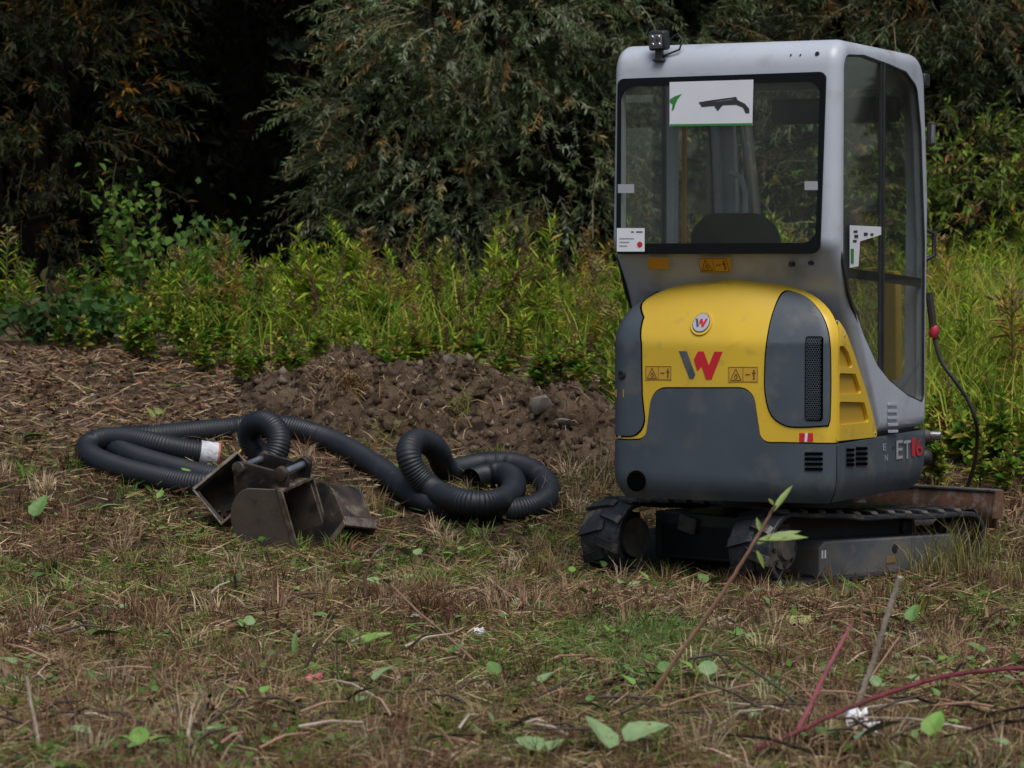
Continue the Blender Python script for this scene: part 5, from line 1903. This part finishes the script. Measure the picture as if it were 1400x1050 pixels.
def blades(x, y, z, az, tilt, curl, L, W, col, seg2=True):
    n = len(x)
    h = np.stack([np.cos(az), np.sin(az), np.zeros(n)], -1)
    up = np.array([0, 0, 1.0])
    d1 = h * np.sin(tilt)[:, None] + up * np.cos(tilt)[:, None]
    t2 = np.minimum(tilt + curl, 2.2)
    d2 = h * np.sin(t2)[:, None] + up * np.cos(t2)[:, None]
    ra = rng.uniform(0, 2 * PI, n)
    rv = np.stack([np.cos(ra), np.sin(ra), np.zeros(n)], -1)
    s = unit(np.cross(d1, rv) + np.stack([-h[:, 1], h[:, 0], np.zeros(n)], -1) * 0.8)
    P = np.stack([x, y, z], -1)
    L, W = L[:, None], W[:, None]
    if seg2:
        M_ = P + d1 * L * 0.55
        T_ = M_ + d2 * L * 0.45
        co = np.stack([P - s * W * .5, P + s * W * .5, M_ - s * W * .4, M_ + s * W * .4, T_], 1).reshape(-1, 3)
        i = np.arange(n)[:, None] * 5
        F = np.concatenate([i + [t] for t in ([0, 1, 3], [0, 3, 2], [2, 3, 4])], 1).reshape(-1, 3)
        return co, F, np.repeat(col, 5, 0)
    T_ = P + (d1 * 0.6 + d2 * 0.4) * L
    co = np.stack([P - s * W * .5, P + s * W * .5, T_], 1).reshape(-1, 3)
    i = np.arange(n)[:, None] * 3
    return co, i + [[0, 1, 2]], np.repeat(col, 3, 0)

DRYC = [(0.38, 0.262, 0.155), (0.235, 0.137, 0.08), (0.53, 0.41, 0.27), (0.115, 0.06, 0.038), (0.28, 0.22, 0.09)]
DRYW = [3, 3.2, 1.3, 3.0, 1.4]
GRNC = [(0.13, 0.215, 0.04), (0.09, 0.165, 0.03), (0.20, 0.27, 0.09), (0.18, 0.215, 0.035)]

def density(x, y):
    d = dirt_mask(x, y)
    return 1 - 0.90 * d

def grass_layer(n, lying, y0, y1, seg2, Lr, Wk):
    x, y = sample_ground(n, y0, y1)
    keep = rng.random(len(x)) < density(x, y) * np.clip(0.62 + 1.1 * vnoise(x, y, 2.4, 65, 3), 0.08, 1.0)
    x, y = x[keep], y[keep]
    n = len(x)
    gsel = rng.random(n) < green_amount(x, y) * (0.45 if lying else 0.9)
    col = palette(n, DRYC, DRYW, 0.25)
    col[gsel] = palette(int(gsel.sum()), GRNC, [3, 3, 1.5, 1.5], 0.25)
    tone = (0.75 + 0.5 * (vnoise(x, y, 1.6, 67, 2) + 1) / 2)[:, None]
    col *= tone
    z = hter(x, y)
    az = rng.uniform(0, 2 * PI, n) + 0.0
    if lying:
        tilt = rng.uniform(1.15, 1.62, n)
        curl = rng.uniform(-0.1, 0.35, n)
        z = z + rng.uniform(0.0, 0.035, n)
        L = rng.uniform(*Lr, n)
    else:
        tilt = np.abs(rng.normal(0.35, 0.3, n))
        curl = rng.uniform(0.1, 1.1, n)
        z = z - 0.005
        L = rng.uniform(*Lr, n) * (0.6 + 0.6 * (vnoise(x, y, 3.0, 69, 2) + 1) / 2)
        L[gsel] *= 0.9
    W = Wk * (y / 10) * rng.uniform(0.6, 1.4, n)
    return blades(x, y, z, az, tilt, curl, L, W, col, seg2)

def tufts(nt_, per, y0, y1, Lr, spread, cols, wts, green=False):
    x, y = sample_ground(nt_, y0, y1)
    w_ = green_amount(x, y)
    keep = rng.random(len(x)) < (w_ if green else 1.1 - w_) * density(x, y)
    x, y = x[keep], y[keep]
    n = len(x)
    xx = np.repeat(x, per) + rng.normal(size=n * per) * spread
    yy = np.repeat(y, per) + rng.normal(size=n * per) * spread
    hl = np.repeat(rng.uniform(*Lr, n), per) * rng.uniform(0.5, 1.1, n * per)
    az = np.arctan2(yy - np.repeat(y, per), xx - np.repeat(x, per)) + rng.normal(size=n * per) * 0.5
    base = np.repeat(palette(n, cols, wts, 0.2), per, 0) * rng.uniform(0.75, 1.25, (n * per, 1))
    return blades(xx, yy, hter(xx, yy) - 0.005, az, np.abs(rng.normal(0.3, 0.22, n * per)), rng.uniform(0.1, 0.9, n * per), hl, 0.0042 * (yy / 10) * rng.uniform(0.6, 1.3, n * per), base, True)

dry = merge([grass_layer(95000, True, 7.9, 12.5, True, (0.04, 0.15), 0.0036), grass_layer(90000, True, 12.5, 18.6, False, (0.05, 0.16), 0.0048),
             grass_layer(60000, False, 7.9, 12.5, True, (0.03, 0.085), 0.0034), grass_layer(70000, False, 12.5, 18.6, False, (0.035, 0.10), 0.0044)])
tag(tri_obj('grass', dry, GRASS), 'short mown grass, part green and mostly dead brown straw', 'grass', kind='stuff')
tf = merge([tufts(2000, 26, 7.9, 16.8, (0.06, 0.17), 0.022, DRYC, DRYW), tufts(1600, 22, 7.9, 16.8, (0.05, 0.13), 0.022, GRNC, [3, 3, 1.5, 1.5], True)])
tag(tri_obj('grass_tufts', tf, GRASS), 'uneven tufts of tan and green grass over the mown ground', 'grass', kind='stuff')
# debris: bits of dead leaf and bark
x, y = sample_ground(16000, 7.9, 18.9)
n = len(x)
bits = leaves_broad(np.stack([x, y, hter(x, y) + rng.uniform(0.004, 0.03, n)], -1), unit(rvec(n) * np.array([1, 1, 0.3])), unit(rvec(n) * 0.6 + np.array([0, 0, 1.0])),
                    rng.uniform(0.015, 0.055, n), rng.uniform(0.008, 0.03, n), palette(n, [(0.085, 0.045, 0.027), (0.04, 0.025, 0.018), (0.16, 0.10, 0.065), (0.24, 0.21, 0.17)], [3, 3, 1.5, 0.5], 0.25))
tag(tri_obj('leaf_litter', bits, STRAWM), 'dead leaf scraps and bark bits scattered over the ground', 'litter', kind='stuff')
# small green ground leaves
x, y = sample_ground(20000, 7.9, 17.0)
k = rng.random(len(x)) < np.clip(0.12 + 0.9 * vnoise(x, y, 1.4, 91, 3), 0.02, 0.9) * density(x, y)
x, y = x[k], y[k]
n = len(x)
gl = leaves_broad(np.stack([x, y, hter(x, y) + rng.uniform(0.01, 0.05, n)], -1), unit(rvec(n) * np.array([1, 1, 0.4]) + np.array([0, 0, 0.15])), unit(rvec(n) * 0.5 + np.array([0, -0.3, 1.0])),
                  rng.uniform(0.012, 0.05, n), rng.uniform(0.010, 0.034, n), palette(n, [(0.11, 0.20, 0.04), (0.16, 0.24, 0.09), (0.08, 0.16, 0.025)], [2, 1.5, 2], 0.2))
tag(tri_obj('ground_cover', gl, LEAF), 'tiny green seedling leaves spread through the dead grass', 'ground cover', kind='stuff')
# grass hanging over the heap and roots
def heap_grass(px, py, n, L, cols, spread=0.06):
    p = hits(px, py, 0, hheap)
    x = p.x + rng.normal(size=n) * spread
    y = p.y + rng.normal(size=n) * spread
    return blades(x, y, hheap(x, y) - 0.005, rng.uniform(0, 2 * PI, n), rng.uniform(0.3, 1.3, n), rng.uniform(0.2, 1.2, n), rng.uniform(0.5, 1, n) * L, np.full(n, 0.006), palette(n, cols, [1] * len(cols), 0.25), True)
hg = [heap_grass(482, 535, 150, 0.13, [(0.16, 0.095, 0.03), (0.12, 0.07, 0.03)], 0.045), heap_grass(470, 500, 200, 0.10, DRYC, 0.10), heap_grass(630, 560, 60, 0.16, [(0.15, 0.17, 0.03), (0.2, 0.17, 0.05)], 0.05),
      heap_grass(530, 590, 40, 0.12, [(0.17, 0.16, 0.03)], 0.05), heap_grass(430, 520, 80, 0.08, DRYC, 0.12), heap_grass(575, 530, 60, 0.09, DRYC, 0.18), heap_grass(720, 560, 70, 0.08, DRYC, 0.2)]
for k in range(70):
    hg.append(heap_grass(random.uniform(340, 800), random.uniform(525, 615), 6, random.uniform(0.05, 0.2), DRYC, 0.05))
tag(tri_obj('heap_roots', merge(hg), GRASS), 'torn roots and dead grass sticking out of the soil heap', 'roots', kind='stuff')

# tall grass clumps that stand alone
def clump(px, py, n, L, cols, label, spread=0.03, tilt=0.3, Wd=0.005, f=None):
    p = hits(px, py, 0, f)
    x = rng.normal(size=n) * spread
    y = rng.normal(size=n) * spread
    d = blades(x, y, (f or hter)(p.x + x, p.y + y) - p.z - 0.005, rng.uniform(0, 2 * PI, n), np.abs(rng.normal(tilt, tilt * 0.6, n)), rng.uniform(0.1, 0.9, n), rng.uniform(0.5, 1.05, n) * L, np.full(n, Wd) * rng.uniform(.6, 1.3, n), palette(n, cols, [1] * len(cols), 0.25), True)
    o = tri_obj('grass_clump', d, GRASS)
    o.location = p
    tag(o, label, 'grass clump')
LG = [(0.14, 0.17, 0.04), (0.20, 0.19, 0.06), (0.27, 0.21, 0.10)]
clump(1318, 785, 170, 0.34, LG, 'tall yellow-green grass clump in front of the right track', 0.08, 0.22)
clump(1268, 790, 60, 0.25, LG, 'thinner grass clump left of the tall one by the right track', 0.05, 0.25)
clump(905, 786, 40, 0.15, [(0.05, 0.10, 0.03), (0.09, 0.14, 0.04)], 'dark green shoots growing between the two tracks', 0.06, 0.2)
clump(1075, 800, 160, 0.15, DRYC, 'dry tan grass tuft against the rear of the right track', 0.08, 0.3)
clump(806, 660, 120, 0.28, [(0.30, 0.235, 0.15), (0.22, 0.17, 0.10), (0.14, 0.16, 0.05)], 'arching straw-coloured clump between pipe coil and excavator', 0.11, 0.55)
clump(770, 700, 120, 0.2, DRYC, 'flattened straw tuft at the right end of the pipe coil', 0.11, 0.7)
clump(620, 668, 50, 0.17, [(0.32, 0.26, 0.17), (0.25, 0.2, 0.1)], 'pale straws inside the pipe coil', 0.07, 0.6)
clump(73, 790, 30, 0.13, [(0.03, 0.06, 0.02)], 'dark green blade tuft at the left', 0.012, 0.15, 0.009)
clump(1370, 800, 120, 0.2, LG, 'grass clump at the right edge near the blade', 0.12, 0.35)
clump(340, 905, 150, 0.13, DRYC, 'pale dry grass tussock in the left foreground', 0.07, 0.4)
clump(240, 880, 150, 0.12, DRYC, 'tan grass tussock left of the pale one', 0.08, 0.4)
pm = hits(872, 885)
n = 4200
x, y = pm.x + rng.normal(size=n) * 0.18, pm.y + rng.normal(size=n) * 0.40
d = blades(x, y, hter(x, y), rng.uniform(0, 2 * PI, n), np.abs(rng.normal(0.4, 0.3, n)), rng.uniform(0.1, 0.9, n), rng.uniform(0.03, 0.075, n), np.full(n, 0.0042), palette(n, [(0.19, 0.29, 0.095), (0.26, 0.34, 0.15), (0.14, 0.24, 0.06)], [1, 1, 1], 0.2), True)
tag(tri_obj('moss_patch', d, GRASS), 'soft pale green grass patch in front of the tracks', 'grass', kind='stuff')

# ------------------------------------------------------------------ single foreground plants
def leaf_obj_mesh(L, W, shape='ovate', seed=0, fold=0.25, droop=0.25):
    """one leaf with a midrib fold, a curved blade and a slightly toothed edge; lies along +Y from the origin"""
    r_ = random.Random(seed)
    nl_, nw = 9, 4
    vs, fs = [], []
    for i in range(nl_ + 1):
        t = i / nl_
        if shape == 'lance':
            w_ = math.sin(PI * t ** 0.85) ** 0.9
        else:
            w_ = (math.sin(PI * t ** 0.62) ** 0.75)
        w_ *= 1 + (0.06 if i % 2 else -0.04)
        for j in range(-nw, nw + 1):
            s = j / nw
            vs.append((s * W / 2 * w_, L * t, abs(s) * W * fold * w_ * 0.5 - droop * L * t * t + 0.012 * W * math.sin(9 * t + 5 * abs(s))))
    k = 2 * nw + 1
    fs = [(i * k + j, i * k + j + 1, (i + 1) * k + j + 1, (i + 1) * k + j) for i in range(nl_) for j in range(2 * nw)]
    return vs, fs

def leafy(px, py, lv, label, col, name='leafy_seedling', cat='plant', h=0.05, shape='ovate', stemcol=None):
    """lv: list of (size px, azimuth deg (0 = right, 90 = away), elevation deg)"""
    p = hits(px, py)
    root = empty(name, p, label, cat)
    m = material('leaf_' + name, col, 0.55, col2=tuple(c * 1.3 for c in col), nscale=30, bump=0.15, bscale=120, spec=0.35)
    st = MB()
    for k, (sz, az, el) in enumerate(lv):
        L = sz * p.y / FOC
        vs, fs = leaf_obj_mesh(L, L * (0.62 if shape == 'ovate' else 0.24), shape, k, 0.3, random.uniform(.1, .35))
        hh = h * random.uniform(0.7, 1.2)
        a, e = R(az), R(el)
        base = Vector((math.cos(a) * hh * 0.5, math.sin(a) * hh * 0.5, hh))
        M = Matrix.Translation(base) @ Matrix.Rotation(a - PI / 2, 4, 'Z') @ Matrix.Rotation(e, 4, 'X') @ Matrix.Rotation(random.uniform(-.4, .4), 4, 'Y')
        MB().add(vs, fs).build('leaf', m, root, M, True, 80)
        st.tube([Vector((0, 0, -0.015)), base * 0.5 + Vector((0, 0, hh * 0.15)), base], [0.0022, 0.0018, 0.0015], 5)
    st.build('stem', STEMG, root)
    return root
LGc, MGc, DGc, PGc = (0.13, 0.235, 0.045), (0.095, 0.18, 0.045), (0.055, 0.11, 0.025), (0.17, 0.25, 0.11)
leafy(42, 722, [(40, 60, 55)], 'upright pointed green leaf near the left edge', MGc)
leafy(128, 712, [(38, 10, 15), (22, 160, 10)], 'rounded pale green leaf below the left pipe bend', PGc)
leafy(112, 893, [(42, 20, 12)], 'single broad leaf in dead grass at the left', MGc)
leafy(28, 925, [(30, 150, 20), (26, 30, 30)], 'small leaf pair at the left edge of the foreground', PGc)
leafy(400, 912, [(34, 80, 78)], 'upright narrow green leaf in the centre-left foreground', MGc, shape='lance')
leafy(488, 898, [(46, 25, 22), (36, 150, 10)], 'pair of bright leaves right of the upright leaf', LGc)
leafy(502, 955, [(42, 40, 40), (40, 200, 5)], 'folded pale leaf pair in the centre foreground', PGc)
leafy(546, 803, [(26, 20, 15), (20, 160, 10)], 'small pale leaf between bucket and tracks', PGc)
leafy(682, 945, [(34, 110, 35), (32, 20, 12)], 'leaf pair in the middle foreground', MGc)
leafy(735, 955, [(36, 60, 30), (22, 170, 15)], 'broad leaf right of the middle pair', PGc)
leafy(135, 1026, [(46, 170, 15)], 'flat pale leaf in the lower left corner', PGc)
leafy(192, 1040, [(44, 100, 40), (40, 20, 20), (34, 170, 20)], 'cluster of rounded green leaves in the lower left', LGc)
leafy(915, 945, [(36, 100, 30), (38, 10, 12), (30, 190, 15)], 'left clump of broad leaves under the leaning sapling', MGc)
leafy(965, 950, [(42, 80, 35), (40, 0, 15), (30, 170, 12)], 'right clump of broad leaves under the leaning sapling', PGc)
leafy(915, 975, [(36, 20, 10), (28, 160, 8)], 'low bright leaf below the sapling base', LGc)
leafy(1243, 872, [(34, 70, 50), (30, 170, 30)], 'rounded leaves beside the pale stick', MGc, h=0.075)
leafy(838, 1048, [(74, 115, 40), (70, 20, 30)], 'largest pale pointed leaves at the bottom centre', PGc, h=0.06)
leafy(742, 1052, [(60, 120, 20), (55, 60, 25)], 'pale leaf at the bottom edge left of the largest leaves', PGc)
leafy(1158, 1045, [(78, 30, 20)], 'big grey-green leaf beneath the red bramble', (0.13, 0.19, 0.11), h=0.06)
leafy(1105, 1030, [(34, 120, 20), (30, 20, 10)], 'small leaves left of the big grey-green one', MGc)
leafy(1265, 1035, [(52, 60, 40), (46, 10, 25), (36, 150, 20)], 'light green leaf spray under the bramble', LGc)
leafy(463, 752, [(20, 60, 40), (16, 170, 20)], 'round light green leaf against the right bucket', LGc)
leafy(25, 610, [(40, 10, 15), (24, 150, 20)], 'leaf at the left edge level with the pipe', DGc)
leafy(218, 695, [(22, 20, 20), (20, 160, 30), (18, 90, 40)], 'small green sprig below the pipe', LGc)
leafy(270, 672, [(22, 60, 50), (20, 150, 40)], 'light green sprig in front of the lower pipe strand', LGc, h=0.09)
leafy(215, 588, [(22, 40, 60), (20, 140, 55), (18, 90, 40)], 'yellow-green sprig behind the upper pipe strand', (0.15, 0.17, 0.04), h=0.09)
leafy(780, 800, [(16, 80, 40)], 'tiny green leaf left of the left track', LGc)
leafy(745, 700, [(22, 100, 50), (20, 30, 30), (18, 170, 30)], 'pale sprig in front of the pipe coil', PGc, h=0.07)
leafy(1390, 1050, [(30, 140, 20)], 'pale leaf in the lower right corner', PGc)
leafy(450, 855, [(22, 160, 10)], 'small flat leaf below the buckets', MGc)
leafy(625, 770, [(14, 70, 30), (16, 180, 12)], 'tiny weed between the buckets and the left track', LGc)
for k in range(80):
    px, py = random.uniform(20, 1380), random.uniform(770, 1040)
    leafy(px, py, [(random.uniform(14, 26), random.uniform(0, 360), random.uniform(10, 45)) for _ in range(random.choice((1, 2, 3)))],
          'small green seedling in the dead grass, %s' % (('low ' if py > 920 else 'high ') + 'in the ' + ('left third of the foreground' if px < 480 else 'middle third of the foreground' if px < 930 else 'right third of the foreground')), random.choice((LGc, MGc, PGc, DGc)))['group'] = 'small seedlings in the foreground'

def cane(name, label, pts, r0, r1, mat, cat='stem', thorns=0, n=8, seg=8):
    """pts: (px, py, depth)"""
    P = smooth_path([at(*p) for p in pts], n)
    o0 = P[0]
    root = empty(name, o0, label, cat)
    st = MB()
    st.tube([p - o0 + Vector((random.uniform(-1, 1), 0, random.uniform(-1, 1))) * r0 * 0.18 for p in P], list(np.linspace(r0, r1, len(P))), seg)
    st.build('stem', mat, root)
    th = MB()
    for k in range(thorns):
        i = random.randrange(1, len(P) - 1)
        d = Vector((random.uniform(-1, 1), random.uniform(-1, 1), random.uniform(-1, 1))).normalized()
        rr = r0 + (r1 - r0) * i / len(P)
        th.tube([P[i] - o0 + d * rr * 0.6, P[i] - o0 + d * (rr + 0.008)], [0.0025, 0.0004], 5)
    if thorns:
        tag(th.build('thorns', mat, root), kind='stuff')
    return root, P
REDC = material('bramble_red', (0.19, 0.024, 0.036), 0.45, col2=(0.08, 0.02, 0.02), nscale=20)
PINKC = material('pink_stem', (0.32, 0.08, 0.10), 0.5, col2=(0.16, 0.05, 0.05), nscale=20)
TANC = material('tan_stem', (0.36, 0.20, 0.125), 0.6, col2=(0.20, 0.12, 0.07), nscale=20)
PALEC = material('bleached_wood', (0.50, 0.42, 0.32), 0.8, col2=(0.27, 0.215, 0.165), nscale=14, bump=0.3, bscale=80)
DARKC = material('dark_twig', (0.045, 0.03, 0.022), 0.8, col2=(0.09, 0.06, 0.045), nscale=20)
GREENC = material('green_stem', (0.06, 0.085, 0.03), 0.6)
cane('bramble_cane', 'arching dark red thorny bramble cane across the lower right', [(950, 1062, 8.45), (1000, 1040, 8.5), (1090, 1000, 8.6), (1180, 960, 8.7), (1270, 930, 8.8), (1340, 918, 8.9), (1420, 914, 9.0), (1500, 925, 9.1)], 0.0075, 0.0065, REDC, 'bramble', 60)
cane('red_cane', 'straight pinkish red stem rising from the bramble', [(1088, 1004, 8.62), (1110, 960, 8.66), (1136, 905, 8.7), (1160, 862, 8.75), (1166, 848, 8.76)], 0.0085, 0.004, PINKC)
cane('dead_stick', 'pale bleached stick standing in the right foreground', [(1172, 965, 9.35), (1190, 915, 9.33), (1207, 862, 9.3), (1220, 820, 9.28), (1231, 789, 9.26)], 0.009, 0.0085, PALEC, 'stick')
sap, SP = cane('willow_sapling', 'thin leaning sapling with a few leaves at its tip before the right track', [(884, 962, 9.6), (925, 900, 9.55), (975, 830, 9.5), (1020, 760, 9.45), (1050, 708, 9.42), (1060, 690, 9.4)], 0.0085, 0.0045, TANC, 'sapling')
lm = material('sapling_leaf', (0.20, 0.28, 0.06), 0.5, col2=(0.15, 0.22, 0.05), nscale=25)
for px, py, sz, ang, in ((1057, 700, 48, 55), (1036, 738, 72, 5), (1034, 743, 68, 17), (1036, 745, 26, 40), (1040, 728, 22, 105), (1034, 752, 28, -65), (1058, 690, 12, 130)):
    b0 = at(px, py, 9.43)
    L = sz * 9.43 / FOC
    vs, fs = leaf_obj_mesh(L, L * 0.13 + 0.008, 'lance', 3, 0.35, 0.08)
    dv = Vector((math.cos(R(ang)), random.uniform(-0.25, 0.25), math.sin(R(ang)))).normalized()
    nv = Vector((random.uniform(-0.4, 0.4), -0.7, 0.7))
    nv = (nv - dv * nv.dot(dv)).normalized()
    sv = dv.cross(nv)
    bl_ = b0 - sap.location
    M = Matrix(((sv.x, dv.x, nv.x, bl_.x), (sv.y, dv.y, nv.y, bl_.y), (sv.z, dv.z, nv.z, bl_.z), (0, 0, 0, 1)))
    MB().add(vs, fs).build('leaf', lm, sap, M, True, 80)
cane('fallen_cane', 'thin tan stem lying flat below the sapling', [(850, 985, 9.2), (900, 968, 9.25), (960, 950, 9.35), (1030, 935, 9.45)], 0.005, 0.003, TANC)
cane('broken_twig', 'dark twig lying in the middle foreground', [(700, 970, 9.4), (740, 950, 9.45), (785, 925, 9.5)], 0.006, 0.003, DARKC, 'twig')
cane('green_cane', 'dark green stem slanting down to the bramble', [(1010, 905, 9.6), (1050, 930, 9.4), (1095, 965, 9.2), (1110, 985, 9.1)], 0.005, 0.004, GREENC)
cane('dry_cane', 'pale dry stem at the lower left corner', [(58, 1055, 8.6), (50, 1000, 8.6), (40, 950, 8.6), (36, 925, 8.6)], 0.006, 0.004, PALEC)
cane('broken_twig', 'brown twig stub standing right of the upright leaf', [(413, 920, 10.1), (424, 900, 10.1), (436, 876, 10.1)], 0.006, 0.004, DARKC, 'twig')
cane('broken_twig', 'thin dark twig standing between the stub and the leaf pair', [(462, 935, 10.0), (461, 900, 10.0), (461, 865, 10.0)], 0.003, 0.002, DARKC, 'twig')
cane('broken_twig', 'forked stub standing below the right bucket', [(499, 815, 12.4), (500, 785, 12.4), (512, 758, 12.4), (526, 748, 12.4)], 0.009, 0.004, RUST, 'twig')
cane('red_cane', 'short red stem in the lower left foreground', [(240, 1030, 8.8), (236, 1000, 8.8), (237, 980, 8.8)], 0.004, 0.003, REDC)
cane('bramble_cane', 'dark red cane lying along the bottom edge at the left', [(200, 1036, 8.6), (260, 1026, 8.65), (310, 1022, 8.7), (380, 1030, 8.65)], 0.006, 0.004, REDC, 'bramble', 12)
cane('fallen_cane', 'long tan stem lying from the centre towards the mossy patch', [(535, 800, 12.3), (570, 835, 11.4), (600, 860, 10.9), (650, 905, 10.2)], 0.005, 0.004, TANC)
cane('dry_cane', 'reddish brown stalk standing right of the red stem', [(1230, 870, 10.2), (1205, 905, 10.0), (1180, 940, 9.8), (1165, 960, 9.7)][::-1], 0.004, 0.003, TANC)
for k in range(120):
    px, py = random.uniform(20, 1390), random.choice((random.uniform(820, 1000), random.uniform(975, 1048), random.uniform(985, 1048)))
    p = hits(px, py)
    a = random.uniform(0, 2 * PI)
    L = random.uniform(0.06, 0.22) * (1.8 if px > 850 and py > 930 else 1)
    e = Vector((math.cos(a) * L, math.sin(a) * L * 0.6, random.uniform(0.0, 0.06)))
    mbx = MB()
    mbx.tube([Vector((0, 0, 0.015)), e * 0.5 + Vector((0, 0, 0.02 + random.uniform(0, 0.015))), e + Vector((0, 0, 0.015))], [0.0055, 0.0045, 0.0025], 5)
    o = mbx.build('fallen_twig', random.choice((DARKC, TANC, PALEC, DARKC, BARK)))
    o.location = p + Vector((0, 0, random.uniform(0.0, 0.045)))
    tag(o, 'short dry twig lying in the litter %s of the foreground' % (('at the bottom ' if py > 960 else 'in the upper ') + ('left' if px < 480 else 'middle' if px < 880 else 'right')), 'twig', 'twigs lying in the foreground')
for k in range(46):
    px, py = random.uniform(30, 1390), random.uniform(800, 960)
    p = hits(px, py)
    L = random.uniform(0.04, 0.10)
    mbx = MB()
    mbx.tube([Vector((0, 0, -0.01)), Vector((random.uniform(-.01, .01), 0, L * .5)), Vector((random.uniform(-.025, .025), 0, L))], [0.0035, 0.003, 0.002], 5)
    o = mbx.build('cut_stalk', random.choice((TANC, RUST, DARKC, STEMR)))
    o.location = p
    tag(o, 'short cut brown stalk standing in the dead grass', 'stalk', 'cut stalks in the grass')
# stones and scraps
def scrap(px, py, w_, h_, label, mat, name, cat, seed=1):
    p = hits(px, py)
    r_ = random.Random(seed)
    W_, H_ = w_ * p.y / FOC, h_ * p.y / FOC
    n = 7
    vs, fs = [], []
    for i in range(n):
        for j in range(n):
            vs.append(((i / (n - 1) - .5) * W_ * r_.uniform(.9, 1.1), (j / (n - 1) - .5) * W_ * 0.7, 0.012 + H_ * (j / (n - 1)) * 0.8 + r_.uniform(-1, 1) * H_ * 0.22))
    fs = [(i * n + j, i * n + j + 1, (i + 1) * n + j + 1, (i + 1) * n + j) for i in range(n - 1) for j in range(n - 1)]
    o = MB().add(vs, fs).build(name, mat)
    sl = o.modifiers.new('thick', 'SOLIDIFY')
    sl.thickness = 0.002
    o.location = p
    tag(o, label, cat)
put_rock(400, 806, 46, ST, 'stone', 'flat grey stone in the grass below the buckets', 'stone', None, hter, 0.3, 0.35)
scrap(1172, 1002, 30, 30, 'crumpled white paper scrap under the bramble', PAPER, 'paper_scrap', 'paper scrap', 2)
scrap(1193, 1010, 22, 22, 'smaller white scrap touching the crumpled paper', PAPER, 'paper_scrap', 'paper scrap', 3)
scrap(430, 938, 24, 14, 'small pink plastic scrap in the grass', material('pink_plastic', (0.45, 0.10, 0.13), 0.5), 'plastic_scrap', 'plastic scrap', 4)
scrap(45, 870, 26, 8, 'thin whitish scrap near the left edge', PAPER, 'paper_scrap', 'paper scrap', 5)
scrap(655, 873, 14, 12, 'tiny white fleck in the centre of the foreground', PAPER, 'paper_scrap', 'paper scrap', 6)
scrap(575, 598 + 4, 5, 5, 'small pale scrap on the heap', PAPER, 'paper_scrap', 'paper scrap', 7) if False else None
scrap(1092, 855, 36, 10, 'yellowed crumpled leaf in front of the right track', material('yellow_leaf', (0.30, 0.30, 0.10), 0.7), 'dead_leaf', 'leaf', 8)

# long grass on the banks
def bank_grass(n, px0, px1, y0, y1, Lr, cols, wts, seed):
    y = rng.uniform(y0, y1, n)
    x = (rng.uniform(px0, px1, n) - 700) / FOC * y
    k = rng.random(n) < np.clip(0.6 + vnoise(x, y, 1.5, seed, 2), 0.1, 1)
    x, y = x[k], y[k]
    n = len(x)
    c = palette(n, cols, wts, 0.22) * (0.8 + 0.4 * (vnoise(x, y, 1.1, seed + 3, 2)[:, None] + 1) / 2)
    return blades(x, y, hter(x, y) - 0.01, rng.uniform(0, 2 * PI, n), np.abs(rng.normal(0.22, 0.16, n)), rng.uniform(0.1, 1.0, n), rng.uniform(*Lr, n), np.full(n, 0.010) * rng.uniform(0.6, 1.3, n), c, True)
YG = [(0.30, 0.38, 0.045), (0.19, 0.29, 0.03), (0.42, 0.41, 0.08), (0.11, 0.20, 0.022), (0.40, 0.28, 0.10)]
bgz = merge([bank_grass(9000, 1235, 1500, 16.2, 22.0, (0.3, 0.7), YG, [4, 3, 3, 1.2, 0.8], 131), bank_grass(17000, 850, 1480, 16.6, 22.0, (0.22, 0.55), YG, [4, 3, 2, 2, 0.7], 101), bank_grass(6000, 250, 850, 18.4, 21.8, (0.2, 0.5), YG, [3, 3, 1.5, 2.5, 0.7], 121)])
tag(tri_obj('tall_grass', bgz, GRASS), 'long yellow-green grass growing through the weeds on the bank', 'grass', kind='stuff')

# litter on the bare earth
n = 2600
y = rng.uniform(16.2, 19.0, n)
x = (rng.uniform(-60, 420, n) - 700) / FOC * y
k = rng.random(n) < dirt_mask(x, y)
x, y = x[k], y[k]
n = len(x)
lt = merge([leaves_broad(np.stack([x, y, hter(x, y) + rng.uniform(0.003, 0.02, n)], -1), unit(rvec(n) * np.array([1, 1, 0.35])), unit(rvec(n) * 0.7 + np.array([0, -0.3, 1.0])), rng.uniform(0.015, 0.06, n), rng.uniform(0.01, 0.035, n),
            palette(n, [(0.16, 0.10, 0.06), (0.06, 0.04, 0.028), (0.24, 0.18, 0.12), (0.20, 0.09, 0.04)], [3, 3, 1.5, 1], 0.25)),
            blades(x, y + 0.02, hter(x, y) + 0.012, rng.uniform(0, 2 * PI, n), rng.uniform(1.1, 1.6, n), rng.uniform(0, 0.4, n), rng.uniform(0.05, 0.2, n), np.full(n, 0.006), palette(n, DRYC, DRYW, 0.25), True)])
tag(tri_obj('earth_litter', lt, STRAWM), 'dry leaf and straw litter scattered on the bare earth at the left', 'litter', kind='stuff')
